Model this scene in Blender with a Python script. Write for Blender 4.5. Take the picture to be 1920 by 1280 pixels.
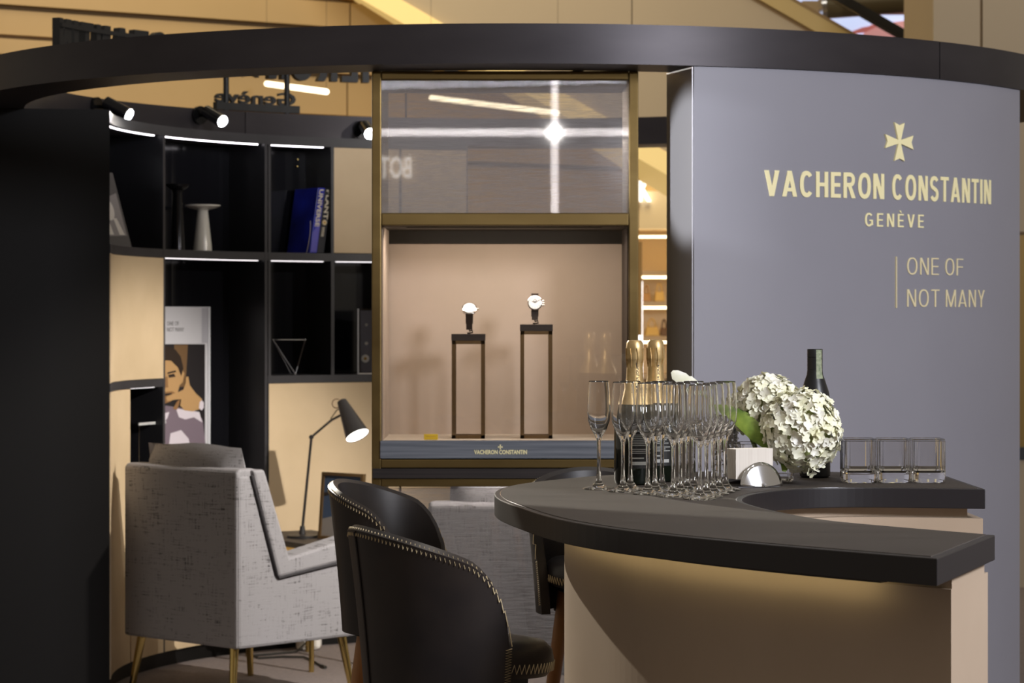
import bpy, bmesh, math, random
from mathutils import Vector, Matrix
random.seed(7)
PI = math.pi
sc = bpy.context.scene
COL = sc.collection
for o in list(bpy.data.objects):
    bpy.data.objects.remove(o)

# ------------------------------------------------------------------ camera
F, CX, HY, H = 5000.0, 960.0, 595.0, 1.215      # focal length (px), axis column, horizon row, eye height
cam_d = bpy.data.cameras.new('camera')
cam = bpy.data.objects.new('camera', cam_d); COL.objects.link(cam)
cam.location = (0, 0, H); cam.rotation_euler = (PI/2, 0, 0)
cam_d.sensor_width = 36; cam_d.lens = F/1920*36
cam_d.shift_y = -(640-HY)/1920
cam_d.clip_end = 100
cam_d.dof.use_dof = True; cam_d.dof.focus_distance = 5.15; cam_d.dof.aperture_fstop = 11
sc.camera = cam

# ------------------------------------------------------------------ world, exposure, lights
w = bpy.data.worlds.new('mall_ambience'); sc.world = w; w.use_nodes = True
w.node_tree.nodes['Background'].inputs[0].default_value = (1.0, 0.87, 0.70, 1)
w.node_tree.nodes['Background'].inputs[1].default_value = 0.28
sc.view_settings.view_transform = 'Standard'; sc.view_settings.look = 'None'
sc.view_settings.gamma = 1; sc.view_settings.use_curve_mapping = False
sc.view_settings.exposure = 0.0
try:
    sc.cycles.max_bounces = 40; sc.cycles.transmission_bounces = 40; sc.cycles.transparent_max_bounces = 24; sc.cycles.glossy_bounces = 8
except Exception: pass

rad_ = math.radians
def light(name, kind, loc, target, energy, color, **kw):
    d = bpy.data.lights.new(name, kind); d.energy = energy; d.color = color
    for k, v in kw.items(): setattr(d, k, v)
    o = bpy.data.objects.new(name, d); COL.objects.link(o); o.location = loc
    o.rotation_euler = (Vector(target)-Vector(loc)).to_track_quat('-Z', 'Y').to_euler()
    return o
# unseen hall lights, mostly added to brighten what they point at
light('wall_wash_fill', 'AREA', (2.9, 2.6, 2.7), (1.1, 7.2, 0.8), 190, (0.90, 0.92, 1.0), size=0.8)  # added fill that brightens the grey sign wall
light('side_spot', 'SPOT', (-3.0, 12.0, 3.5), (.16, 5.1, .55), 2600, (1.0, 0.92, 0.78), spot_size=rad_(14), spot_blend=.4, shadow_soft_size=.03)
light('side_spot', 'SPOT', (-2.6, 5.6, 2.25), (.46, 7.1, 1.62), 650, (0.93, 0.95, 1.0), spot_size=rad_(7), spot_blend=.3, shadow_soft_size=.03)  # added narrow spot standing in for a bright reflection on the steel end plate
for x_, y_, e_ in ((0.15, 4.7, 34), (0.85, 5.0, 30), (0.55, 6.35, 30)):
    light('counter_fill_spot', 'SPOT', (x_, y_, 3.1), (x_+.02, y_+.15, 0.9), e_, (1.0, 0.94, 0.86), spot_size=rad_(46), spot_blend=.5, shadow_soft_size=.035)  # added overhead spots: brighter counter top, sparkle in the flutes
for x_, y_ in ((-1.6, 3.2), (-.7, 1.8), (.5, 2.4), (1.9, 3.6), (2.2, 5.6), (-1.2, 5.4)):
    light('glass_glint_spot', 'SPOT', (x_, y_, 3.3), (x_+.05, y_+.25, 0), 5, (1.0, 0.95, 0.9), spot_size=rad_(80), spot_blend=.6, shadow_soft_size=.03)  # added weak spots, there for glints in the glassware
light('background_fill', 'AREA', (-1.0, 11.6, 4.6), (-1.4, 14.5, 2.2), 95, (1.0, 0.82, 0.52), size=3.0)  # added fill that brightens the tan wall
light('background_fill', 'AREA', (3.0, 11.0, 4.8), (1.6, 14.0, 2.2), 38, (1.0, 0.90, 0.74), size=2.0)  # added fill that brightens the escalator side

# ------------------------------------------------------------------ materials
def mat(name, col, rough=0.5, metal=0.0, emit=None, estr=0.0, spec=0.5, trans=0.0, ior=1.45, coat=0.0, sheen=0.0):
    m = bpy.data.materials.new(name); m.use_nodes = True
    b = m.node_tree.nodes['Principled BSDF']
    b.inputs['Base Color'].default_value = (*col, 1); b.inputs['Roughness'].default_value = rough
    b.inputs['Metallic'].default_value = metal; b.inputs['Specular IOR Level'].default_value = spec
    b.inputs['Transmission Weight'].default_value = trans; b.inputs['IOR'].default_value = ior
    b.inputs['Coat Weight'].default_value = coat; b.inputs['Sheen Weight'].default_value = sheen
    if emit: b.inputs['Emission Color'].default_value = (*emit, 1); b.inputs['Emission Strength'].default_value = estr
    return m
def vary(m, c0, c1, scale=(5, 5, 5), detail=4, bump=0.0, lo=0.3, hi=0.7, rough=None):
    nt = m.node_tree; N = nt.nodes; L = nt.links; b = N['Principled BSDF']
    tc = N.new('ShaderNodeTexCoord'); mp = N.new('ShaderNodeMapping'); mp.inputs['Scale'].default_value = scale
    nz = N.new('ShaderNodeTexNoise'); nz.inputs['Scale'].default_value = 1; nz.inputs['Detail'].default_value = detail
    rp = N.new('ShaderNodeValToRGB'); rp.color_ramp.elements[0].position = lo; rp.color_ramp.elements[1].position = hi
    rp.color_ramp.elements[0].color = (*c0, 1); rp.color_ramp.elements[1].color = (*c1, 1)
    L.new(tc.outputs['Object'], mp.inputs[0]); L.new(mp.outputs[0], nz.inputs['Vector'])
    L.new(nz.outputs[0], rp.inputs[0]); L.new(rp.outputs[0], b.inputs['Base Color'])
    if bump:
        bp = N.new('ShaderNodeBump'); bp.inputs['Strength'].default_value = bump; bp.inputs['Distance'].default_value = 0.004
        L.new(nz.outputs[0], bp.inputs['Height']); L.new(bp.outputs[0], b.inputs['Normal'])
    if rough:
        mr = N.new('ShaderNodeMapRange'); mr.inputs[3].default_value = rough[0]; mr.inputs[4].default_value = rough[1]
        L.new(nz.outputs[0], mr.inputs[0]); L.new(mr.outputs[0], b.inputs['Roughness'])
    return m
M = {}
M['ring'] = vary(mat('dark_bronze_metal', (.03, .027, .03), .42, .55), (.030, .026, .030), (.052, .046, .050), (2, 2, 6))
M['sign_wall'] = vary(mat('lavender_grey_lacquer', (.27, .265, .30), .5, .08), (.27, .265, .305), (.30, .295, .335), (1.5, 1.5, 1.5))
M['wall_end'] = mat('brushed_steel_edge', (.45, .44, .46), .36, .35)
M['black'] = mat('matt_black_lacquer', (.0045, .004, .004), .55, spec=.25)
M['shelf'] = vary(mat('charcoal_shelf_board', (.035, .034, .038), .45), (.030, .029, .033), (.042, .040, .045), (9, 9, 9))
M['gloss_black'] = mat('glossy_black_back_panel', (.006, .006, .008), .12, spec=.55)
M['niche'] = mat('satin_black_niche_side', (.010, .010, .012), .35, spec=.4)
M['cream'] = vary(mat('cream_leather_panel', (.56, .43, .27), .6), (.54, .41, .255), (.60, .46, .295), (6, 6, 6))
M['gold'] = vary(mat('antique_brass', (.18, .12, .045), .38, .85), (.15, .10, .036), (.21, .145, .055), (3, 3, 14))
M['brass'] = mat('polished_brass', (.62, .46, .17), .25, 1.0)
M['bronze'] = mat('dark_bronze', (.16, .10, .045), .4, .7)
M['led'] = mat('led_strip', (1, 1, 1), .5, emit=(1.0, .93, .98), estr=6)
M['led_dim'] = mat('dim_led_strip', (1, 1, 1), .5, emit=(1.0, .93, .95), estr=1.6)
M['led_counter'] = mat('counter_led_strip', (1, 1, 1), .5, emit=(1.0, .84, .45), estr=9)
M['led_warm'] = mat('warm_led_strip', (1, 1, 1), .5, emit=(1.0, .80, .48), estr=5)
M['lens'] = mat('spotlight_lens', (1, 1, 1), .3, emit=(.93, .95, 1.0), estr=30)
M['tube'] = mat('fluorescent_tube', (1, 1, 1), .3, emit=(1.0, .86, .58), estr=3.0)
M['white_tube'] = mat('white_light_column', (1, 1, 1), .3, emit=(1.0, .95, .93), estr=3)
M['letter'] = mat('pale_gold_letter', (.95, .86, .50), .5)
M['letter_side'] = mat('thin_gold_letter', (.80, .70, .44), .45)
M['sign_black'] = mat('black_sign_letter', (.012, .012, .013), .5)
M['chrome_black'] = mat('black_chrome', (.02, .02, .022), .12, .7)
M['chrome'] = mat('polished_steel', (.75, .76, .80), .12, 1.0)
M['lamp_black'] = mat('black_lamp_paint', (.02, .018, .018), .4)
M['lamp_in'] = mat('lamp_inner_white', (.9, .9, .88), .5, emit=(1, .97, .92), estr=3.5)
M['glass'] = mat('clear_glass', (1, 1, 1), .0, trans=1, ior=1.47)
M['acrylic'] = mat('clear_acrylic', (.93, .95, 1), .04, trans=1, ior=1.3)
M['bottle'] = mat('black_green_bottle_glass', (.004, .007, .004), .06, spec=.6, coat=.3)
M['foil'] = vary(mat('gold_foil', (.58, .40, .18), .42, .75), (.50, .34, .14), (.66, .47, .23), (60, 60, 60), bump=.25)
M['whisky'] = mat('matt_black_bottle', (.010, .010, .011), .38)
M['stamp'] = vary(mat('green_tax_stamp', (.22, .26, .17), .6), (.15, .19, .11), (.36, .38, .26), (150, 150, 150))
M['label'] = mat('black_back_label', (.012, .012, .012), .5)
M['print'] = mat('grey_label_print', (.38, .38, .36), .6)
M['napkin'] = vary(mat('white_paper_napkin', (.70, .65, .58), .8), (.66, .60, .53), (.75, .70, .63), (300, 20, 3))
M['petal'] = vary(mat('white_hydrangea_petal', (.88, .86, .72), .6), (.80, .79, .54), (.95, .94, .88), (28, 28, 28))
M['petal_g'] = mat('green_white_petal', (.62, .68, .30), .6)
M['leaf'] = vary(mat('green_leaf', (.13, .22, .025), .45), (.07, .13, .012), (.24, .33, .05), (30, 30, 30))
M['counter'] = vary(mat('dark_grey_counter_leather', (.055, .046, .040), .6, spec=.16), (.046, .039, .033), (.062, .052, .045), (3, 14, 3), rough=(.56, .68))
M['slab'] = mat('black_counter_edge', (.016, .014, .016), .42)
M['counter_body'] = vary(mat('taupe_counter_front', (.42, .325, .235), .55), (.405, .31, .225), (.44, .34, .25), (4, 4, 4))
M['leather'] = vary(mat('black_leather', (.018, .015, .015), .38, spec=.5), (.012, .011, .013), (.030, .023, .020), (7, 7, 7), detail=6, bump=.06, rough=(.30, .48))
M['thread'] = mat('tan_thread', (.62, .50, .30), .6)
M['wood'] = vary(mat('oak_leg', (.36, .17, .06), .42), (.28, .12, .04), (.42, .21, .08), (30, 30, 3))
M['plinth'] = vary(mat('blue_grey_stained_wood', (.085, .095, .115), .45), (.09, .10, .122), (.20, .215, .245), (3, 30, 160))
M['dark_wood'] = vary(mat('black_stained_wood', (.018, .013, .012), .5), (.012, .009, .009), (.03, .022, .02), (4, 30, 200))
M['case_back'] = vary(mat('taupe_suede', (.45, .365, .295), .8), (.43, .35, .28), (.47, .38, .31), (5, 5, 5))
M['case_floor'] = mat('pale_suede_floor', (.62, .54, .44), .8)
M['yellow'] = mat('yellow_card', (.80, .58, .04), .5)
M['carpet'] = vary(mat('taupe_carpet', (.17, .14, .13), .9), (.145, .12, .115), (.20, .165, .155), (60, 60, 60), bump=.3)
M['mall_floor'] = vary(mat('mall_stone_floor', (.26, .21, .16), .35), (.24, .19, .145), (.29, .235, .18), (2, 2, 2))
M['tan'] = vary(mat('tan_wall_cladding', (.46, .325, .165), .6), (.44, .31, .155), (.49, .345, .18), (1, 1, 1))
M['tan_light'] = mat('light_tan_soffit', (.60, .43, .20), .6)
M['groove'] = mat('wall_groove', (.26, .17, .08), .7)
M['beige'] = vary(mat('beige_escalator_cladding', (.44, .36, .255), .55), (.43, .35, .25), (.455, .375, .265), (1, 1, 1))
M['cove'] = mat('lit_cove_trim', (.70, .55, .25), .5, emit=(1.0, .70, .25), estr=.45)
M['beige_trim'] = mat('ochre_escalator_trim', (.50, .37, .15), .5)
M['rubber'] = mat('black_rubber_handrail', (.01, .009, .008), .5)
M['column'] = mat('beige_column_cladding', (.36, .29, .20), .6)
M['ochre'] = mat('ochre_door_panel', (.17, .10, .015), .4, .4)
M['shop_wall'] = mat('shop_back_wall', (.86, .72, .50), .6)
M['shop_shelf'] = mat('shop_shelf_wood', (.60, .42, .24), .5)
M['sign_glow'] = mat('glowing_sign_letter', (1, 1, 1), .5, emit=(1.0, .95, .85), estr=1.6)
M['sign_front'] = mat('bright_shop_letter', (1, 1, 1), .5, emit=(1.0, .95, .88), estr=6)
M['bag_tan'] = mat('tan_leather_bag', (.38, .20, .07), .5)
M['bag_gold'] = mat('mustard_leather_bag', (.55, .36, .10), .5)
M['bag_dark'] = mat('brown_leather_bag', (.10, .045, .02), .5)
M['porcelain'] = mat('glazed_white_ceramic', (.62, .59, .53), .22, coat=.4)
M['white'] = mat('white_plastic', (.75, .72, .68), .5)
M['cable'] = mat('black_cable', (.02, .018, .015), .6)
M['strap'] = mat('black_watch_strap', (.02, .012, .01), .6)
M['dial'] = mat('silver_dial', (.92, .92, .90), .35)
M['watch_steel'] = mat('watch_case_steel', (.85, .85, .86), .2, 1.0)
M['print_header'] = mat('poster_white', (.56, .55, .58), .6)
M['print_dark'] = mat('poster_dark', (.018, .015, .016), .5)
M['print_brown'] = mat('poster_brown', (.16, .09, .04), .5)
M['print_hair'] = mat('poster_hair', (.030, .018, .012), .5)
M['print_skin'] = mat('poster_skin', (.47, .28, .12), .6)
M['print_skin2'] = mat('poster_skin_shade', (.27, .14, .055), .6)
M['print_white'] = mat('poster_shirt_white', (.66, .60, .66), .6)
M['print_mauve'] = mat('poster_shirt_mauve', (.19, .145, .18), .6)
M['print_text'] = mat('poster_text', (.22, .215, .22), .6)
M['grey_card'] = mat('grey_book_cover', (.065, .058, .058), .5)
M['grey_photo'] = mat('grey_photo_print', (.22, .20, .20), .5)
M['pale_photo'] = mat('pale_photo_print', (.55, .51, .47), .5)
M['blue'] = vary(mat('deep_blue_book_cover', (.006, .012, .30), .3, coat=.3), (.003, .005, .14), (.012, .025, .46), (9, 9, 9))
M['violet'] = mat('violet_book_print', (.10, .09, .42), .4)
M['dark_book'] = mat('black_book_cover', (.012, .012, .018), .4)
M['book_text'] = mat('book_cream_text', (.68, .60, .46), .6)
M['frame_pic'] = mat('bluish_reflection_glazing', (.055, .08, .135), .12, coat=.5)  # bluish glass reflection put into the base colour
M['frame_grey'] = mat('grey_print_hill', (.22, .20, .19), .4)
M['screen_blue'] = mat('screen_pale_blue', (.5, .6, .9), .5, emit=(.62, .70, 1.0), estr=.9)
M['screen_pink'] = mat('screen_pink', (.6, .25, .25), .5, emit=(.85, .42, .40), estr=.5)
M['screen_red'] = mat('screen_red', (.5, .1, .1), .5, emit=(.65, .20, .18), estr=.45)
M['grey_machine'] = mat('dark_olive_duct', (.10, .08, .045), .4, .4)

def linen():
    m = mat('grey_linen_upholstery', (.2, .19, .2), .85)
    nt = m.node_tree; N = nt.nodes; L = nt.links; b = N['Principled BSDF']
    tc = N.new('ShaderNodeTexCoord'); outs = []
    for s in ((17, 17, 340), (340, 340, 17), (6, 6, 6)):
        mp = N.new('ShaderNodeMapping'); mp.inputs['Scale'].default_value = s
        nz = N.new('ShaderNodeTexNoise'); nz.inputs['Scale'].default_value = 1; nz.inputs['Detail'].default_value = 3
        L.new(tc.outputs['Object'], mp.inputs[0]); L.new(mp.outputs[0], nz.inputs['Vector']); outs.append(nz.outputs[0])
    a = N.new('ShaderNodeMath'); a.operation = 'ADD'; L.new(outs[0], a.inputs[0]); L.new(outs[1], a.inputs[1])
    c = N.new('ShaderNodeMath'); c.operation = 'MULTIPLY_ADD'; c.inputs[1].default_value = .35
    L.new(outs[2], c.inputs[0]); L.new(a.outputs[0], c.inputs[2])
    rp = N.new('ShaderNodeValToRGB'); rp.color_ramp.elements[0].position = .95; rp.color_ramp.elements[1].position = 1.42
    rp.color_ramp.elements[0].color = (.055, .050, .054, 1); rp.color_ramp.elements[1].color = (.275, .265, .28, 1)
    L.new(c.outputs[0], rp.inputs[0]); L.new(rp.outputs[0], b.inputs['Base Color'])
    bp = N.new('ShaderNodeBump'); bp.inputs['Strength'].default_value = .25; bp.inputs['Distance'].default_value = .002
    L.new(a.outputs[0], bp.inputs['Height']); L.new(bp.outputs[0], b.inputs['Normal'])
    return m
M['linen'] = linen()
M['piping'] = mat('dark_grey_piping', (.035, .032, .036), .8)

def pane(name, refl, tint):
    m = bpy.data.materials.new(name); m.use_nodes = True; N = m.node_tree.nodes; L = m.node_tree.links; N.clear()
    out = N.new('ShaderNodeOutputMaterial'); mx = N.new('ShaderNodeMixShader'); tr = N.new('ShaderNodeBsdfTransparent')
    gl = N.new('ShaderNodeBsdfGlossy'); fr = N.new('ShaderNodeFresnel'); mu = N.new('ShaderNodeMath'); mu.operation = 'MULTIPLY'
    fr.inputs[0].default_value = 1.5; mu.inputs[1].default_value = refl
    tr.inputs[0].default_value = (*tint, 1); gl.inputs['Roughness'].default_value = .01
    L.new(fr.outputs[0], mu.inputs[0]); L.new(mu.outputs[0], mx.inputs[0]); L.new(tr.outputs[0], mx.inputs[1])
    L.new(gl.outputs[0], mx.inputs[2]); L.new(mx.outputs[0], out.inputs[0]); return m
M['pane'] = pane('showcase_glass', 1.3, (.97, .96, .95))
M['balustrade'] = pane('balustrade_glass', 1.0, (.95, .96, .97))
def wire_mesh(name, solid, colr):
    # glass with a laminated woven wire cloth: half open, wires glossy along two directions
    m = bpy.data.materials.new(name); m.use_nodes = True; N = m.node_tree.nodes; L = m.node_tree.links; N.clear()
    out = N.new('ShaderNodeOutputMaterial'); mx = N.new('ShaderNodeMixShader'); tr = N.new('ShaderNodeBsdfTransparent')
    tr.inputs[0].default_value = (.97, .95, .94, 1)
    tg = N.new('ShaderNodeTangent'); tg.direction_type = 'RADIAL'; tg.axis = 'Z'
    gs = []
    for rot in (0, .25):
        g = N.new('ShaderNodeBsdfAnisotropic'); g.inputs['Color'].default_value = (*colr, 1)
        g.inputs['Roughness'].default_value = .13; g.inputs['Anisotropy'].default_value = 1.0; g.inputs['Rotation'].default_value = rot
        L.new(tg.outputs[0], g.inputs['Tangent']); gs.append(g)
    m2 = N.new('ShaderNodeMixShader'); m2.inputs[0].default_value = .5
    L.new(gs[0].outputs[0], m2.inputs[1]); L.new(gs[1].outputs[0], m2.inputs[2])
    df = N.new('ShaderNodeBsdfDiffuse'); df.inputs[0].default_value = (*colr, 1)
    m3 = N.new('ShaderNodeMixShader'); m3.inputs[0].default_value = .45
    L.new(m2.outputs[0], m3.inputs[1]); L.new(df.outputs[0], m3.inputs[2])
    tc = N.new('ShaderNodeTexCoord'); mp = N.new('ShaderNodeMapping'); mp.inputs['Scale'].default_value = (22, 22, 420)
    nz = N.new('ShaderNodeTexNoise'); nz.inputs['Scale'].default_value = 1; nz.inputs['Detail'].default_value = 3
    mr = N.new('ShaderNodeMapRange'); mr.inputs[1].default_value = .3; mr.inputs[2].default_value = .7
    mr.inputs[3].default_value = solid-.13; mr.inputs[4].default_value = solid+.13
    L.new(tc.outputs['Object'], mp.inputs[0]); L.new(mp.outputs[0], nz.inputs['Vector']); L.new(nz.outputs[0], mr.inputs[0])
    L.new(mr.outputs[0], mx.inputs[0]); L.new(tr.outputs[0], mx.inputs[1]); L.new(m3.outputs[0], mx.inputs[2])
    gg = N.new('ShaderNodeBsdfGlossy'); gg.inputs['Roughness'].default_value = .015
    m4 = N.new('ShaderNodeMixShader'); m4.inputs[0].default_value = .05
    L.new(mx.outputs[0], m4.inputs[1]); L.new(gg.outputs[0], m4.inputs[2])
    L.new(m4.outputs[0], out.inputs[0]); return m
M['mesh'] = wire_mesh('wire_cloth_glass', .44, (.68, .66, .68))
M['mesh_low'] = wire_mesh('wire_cloth_glass_dense', .25, (.72, .69, .67))

# ------------------------------------------------------------------ helpers
ORIGIN = Vector((0, 0, 0))
def obj(name, verts, faces, m, parent=None, smooth=False, bevel=0):
    me = bpy.data.meshes.new(name); me.from_pydata([tuple(v) for v in verts], [], faces)
    bm = bmesh.new(); bm.from_mesh(me); bmesh.ops.remove_doubles(bm, verts=bm.verts, dist=1e-6)
    bmesh.ops.recalc_face_normals(bm, faces=bm.faces); bm.to_mesh(me); bm.free()
    me.materials.append(M[m] if isinstance(m, str) else m)
    if smooth:
        for p in me.polygons: p.use_smooth = True
        try: me.set_sharp_from_angle(angle=math.radians(42))
        except Exception: pass
    o = bpy.data.objects.new(name, me); COL.objects.link(o)
    if parent:
        o.parent = parent
        if parent.get('_w', 0):
            ox, oy, oz = parent['_o']; o.location = (-ox, -oy, -oz)
    if bevel:
        b = o.modifiers.new('bevel', 'BEVEL'); b.width = bevel; b.segments = 2; b.limit_method = 'ANGLE'
    return o
def sub(name, verts, faces, m, part, **kw):           # sub-part of a mesh part
    o = obj(name, verts, faces, m, None, **kw); o.parent = part; return o
def tag(o, label, cat, group=None, kind=None):
    if label: o['label'] = label
    if cat: o['category'] = cat
    if group: o['group'] = group
    if kind: o['kind'] = kind
    return o
def thing(name, label, cat, loc, group=None, world=True, rotz=0):
    o = bpy.data.objects.new(name, None); COL.objects.link(o); o.location = loc; o.rotation_euler = (0, 0, rotz)
    o.empty_display_size = .05
    if world: o['_w'] = 1; o['_o'] = list(loc)
    return tag(o, label, cat, group)
def copy_tree(o, parent=None):
    c = o.copy(); COL.objects.link(c)
    if parent: c.parent = parent
    for ch in o.children: copy_tree(ch, c)
    return c
def box(x0, x1, y0, y1, z0, z1):
    v = [(x, y, z) for x in (x0, x1) for y in (y0, y1) for z in (z0, z1)]
    return v, [(0, 1, 3, 2), (4, 6, 7, 5), (0, 4, 5, 1), (2, 3, 7, 6), (0, 2, 6, 4), (1, 5, 7, 3)]
def obox(c, ux, uy, uz, sx, sy, sz):                   # oriented box from centre
    c = Vector(c); v = []
    for i in (-.5, .5):
        for j in (-.5, .5):
            for k in (-.5, .5): v.append(c+Vector(ux)*sx*i+Vector(uy)*sy*j+Vector(uz)*sz*k)
    return v, box(0, 1, 0, 1, 0, 1)[1]
def prism(poly, z0, z1):
    n = len(poly); v = [(x, y, z0) for x, y in poly]+[(x, y, z1) for x, y in poly]
    f = [tuple(range(n))[::-1], tuple(range(n, 2*n))]+[(i, (i+1) % n, n+(i+1) % n, n+i) for i in range(n)]
    return v, f
def lathe(prof, n=24, c=(0, 0, 0), closed=False):
    v = []; f = []; k = len(prof)
    for i in range(n):
        a = 2*PI*i/n
        for r, z in prof: v.append((c[0]+r*math.cos(a), c[1]+r*math.sin(a), c[2]+z))
    for i in range(n):
        j = (i+1) % n
        for q in range(k if closed else k-1):
            q2 = (q+1) % k; f.append((i*k+q, j*k+q, j*k+q2, i*k+q2))
    if not closed:
        if prof[0][0] > 1e-5: f.append(tuple(i*k for i in range(n))[::-1])
        if prof[-1][0] > 1e-5: f.append(tuple(i*k+k-1 for i in range(n)))
    return v, f
def tube(pts, r, n=8, cap=True):
    pts = [Vector(p) for p in pts]; rs = r if isinstance(r, (list, tuple)) else [r]*len(pts); v = []; f = []
    up = None
    for i, p in enumerate(pts):
        t = (pts[min(i+1, len(pts)-1)]-pts[max(i-1, 0)]).normalized()
        if up is None: up = t.orthogonal().normalized()
        up = (up-t*up.dot(t))
        up = up.normalized() if up.length > 1e-6 else t.orthogonal().normalized()
        s = t.cross(up)
        for k in range(n):
            a = 2*PI*k/n; v.append(p+(up*math.cos(a)+s*math.sin(a))*rs[i])
    for i in range(len(pts)-1):
        for k in range(n):
            k2 = (k+1) % n; f.append((i*n+k, i*n+k2, (i+1)*n+k2, (i+1)*n+k))
    if cap: f.append(tuple(range(n))[::-1]); f.append(tuple((len(pts)-1)*n+k for k in range(n)))
    return v, f
def join(*vf):
    V = []; Fc = []
    for v, f in vf:
        b = len(V); V += [tuple(p) for p in v]; Fc += [tuple(i+b for i in q) for q in f]
    return V, Fc
def P(px, py, d): return Vector(((px-CX)/F*d, d, H-(py-HY)/F*d))
def zat(py, d): return H-(py-HY)*d/F

# ring geometry
D, R, RI = 8.78, 1.78, 1.58
ZB, ZT = 1.882, 1.987
def az(px, r, far=True):
    t = (px-CX)/F; A = 1+t*t; disc = max(0, D*D-A*(D*D-r*r))
    y = (D+(math.sqrt(disc) if far else -math.sqrt(disc)))/A
    return math.atan2(t*y, -(y-D))
def pol(a, r, z=0): return Vector((r*math.sin(a), D-r*math.cos(a), z))
def arc(r0, r1, a0, a1, z0, z1, n=None):
    n = n or max(2, int(abs(a1-a0)/math.radians(2.2))); v = []; f = []
    for i in range(n+1):
        a = a0+(a1-a0)*i/n
        v += [pol(a, r0, z0), pol(a, r1, z0), pol(a, r1, z1), pol(a, r0, z1)]
    for i in range(n):
        b = i*4; c = b+4
        for k in range(4):
            k2 = (k+1) % 4; f.append((b+k, b+k2, c+k2, c+k))
    f += [(0, 1, 2, 3), (n*4+3, n*4+2, n*4+1, n*4)]
    return v, f
rad = math.radians

# text ----------------------------------------------------------------
_cache = {}
def glyphs(text, bold=0.0):
    """list of (char, verts2d, faces, x0) in font units, plus total width/height"""
    def geo(s):
        key = (s, bold)
        if key in _cache: return _cache[key]
        cu = bpy.data.curves.new('t', 'FONT'); cu.body = s; cu.size = 1; cu.offset = bold; cu.resolution_u = 3
        ob = bpy.data.objects.new('t', cu); COL.objects.link(ob)
        dg = bpy.context.evaluated_depsgraph_get(); me = ob.evaluated_get(dg).to_mesh()
        v = [(p.co.x, p.co.y) for p in me.vertices]; f = [tuple(p.vertices) for p in me.polygons]
        ob.evaluated_get(dg).to_mesh_clear(); bpy.data.objects.remove(ob); bpy.data.curves.remove(cu)
        _cache[key] = (v, f); return v, f
    out = []
    for i, ch in enumerate(text):
        if ch == ' ': continue
        v, f = geo(ch); full, _ = geo(text[:i+1])
        shift = max(p[0] for p in full)-max(p[0] for p in v)
        out.append((ch, [(x+shift, y) for x, y in v], f))
    return out
def letters(text, name, mapf, width, height, m, parent, bold=0.0, thick=.004, merge=False, space=0.0, capref='H'):
    """mapf(u, v, w): u along text in metres, v up, w out of the surface"""
    gl = glyphs(text, bold)
    if space: gl = [(c, [(x+space*i, y) for x, y in v], f) for i, (c, v, f) in enumerate(gl)]
    x0 = min(p[0] for g in gl for p in g[1]); x1 = max(p[0] for g in gl for p in g[1])
    ref = glyphs(capref, bold)[0][1]; y1 = max(p[1] for p in ref); y0 = min(p[1] for p in ref)
    parts = []
    for ch, v, f in gl:
        q = [((x-x0)/(x1-x0)*width, (y-y0)/(y1-y0)*height) for x, y in v]; n = len(q)
        ec = {}
        for fc in f:
            for a, b in zip(fc, fc[1:]+fc[:1]): ec[(a, b)] = ec.get((a, b), 0)+1
        fs = [tuple(fc) for fc in f]+[tuple(i+n for i in fc)[::-1] for fc in f]
        fs += [(a, b, b+n, a+n) for (a, b) in ec if (b, a) not in ec]
        parts.append(([mapf(u, t, thick) for u, t in q]+[mapf(u, t, 0) for u, t in q], fs))
    if merge: return obj(name, *join(*parts), m, parent)
    return [obj(name, *p, m, parent) for p in parts]
def stroke(path, t, closed=False):
    pts = [Vector(p) for p in path]; n = len(pts); L_ = []; R_ = []
    for i, p in enumerate(pts):
        a = pts[(i-1) % n] if (closed or i > 0) else p; b = pts[(i+1) % n] if (closed or i < n-1) else p
        d = (b-a).normalized(); q = Vector((-d.y, d.x)); L_.append(p+q*t/2); R_.append(p-q*t/2)
    return [[tuple(R_[i]), tuple(R_[(i+1) % n]), tuple(L_[(i+1) % n]), tuple(L_[i])] for i in range(n if closed else n-1)]
def rc(x0, x1, y0, y1): return [(x0, y0), (x1, y0), (x1, y1), (x0, y1)]
def ell(cx, cy, rx, ry, a0, a1, n=18, p=2.3):
    out = []
    for i in range(n+1):
        a = math.radians(a0+(a1-a0)*i/n); c, d = math.cos(a), math.sin(a)
        out.append((cx+rx*math.copysign(abs(c)**(2/p), c), cy+ry*math.copysign(abs(d)**(2/p), d)))
    return out
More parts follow.
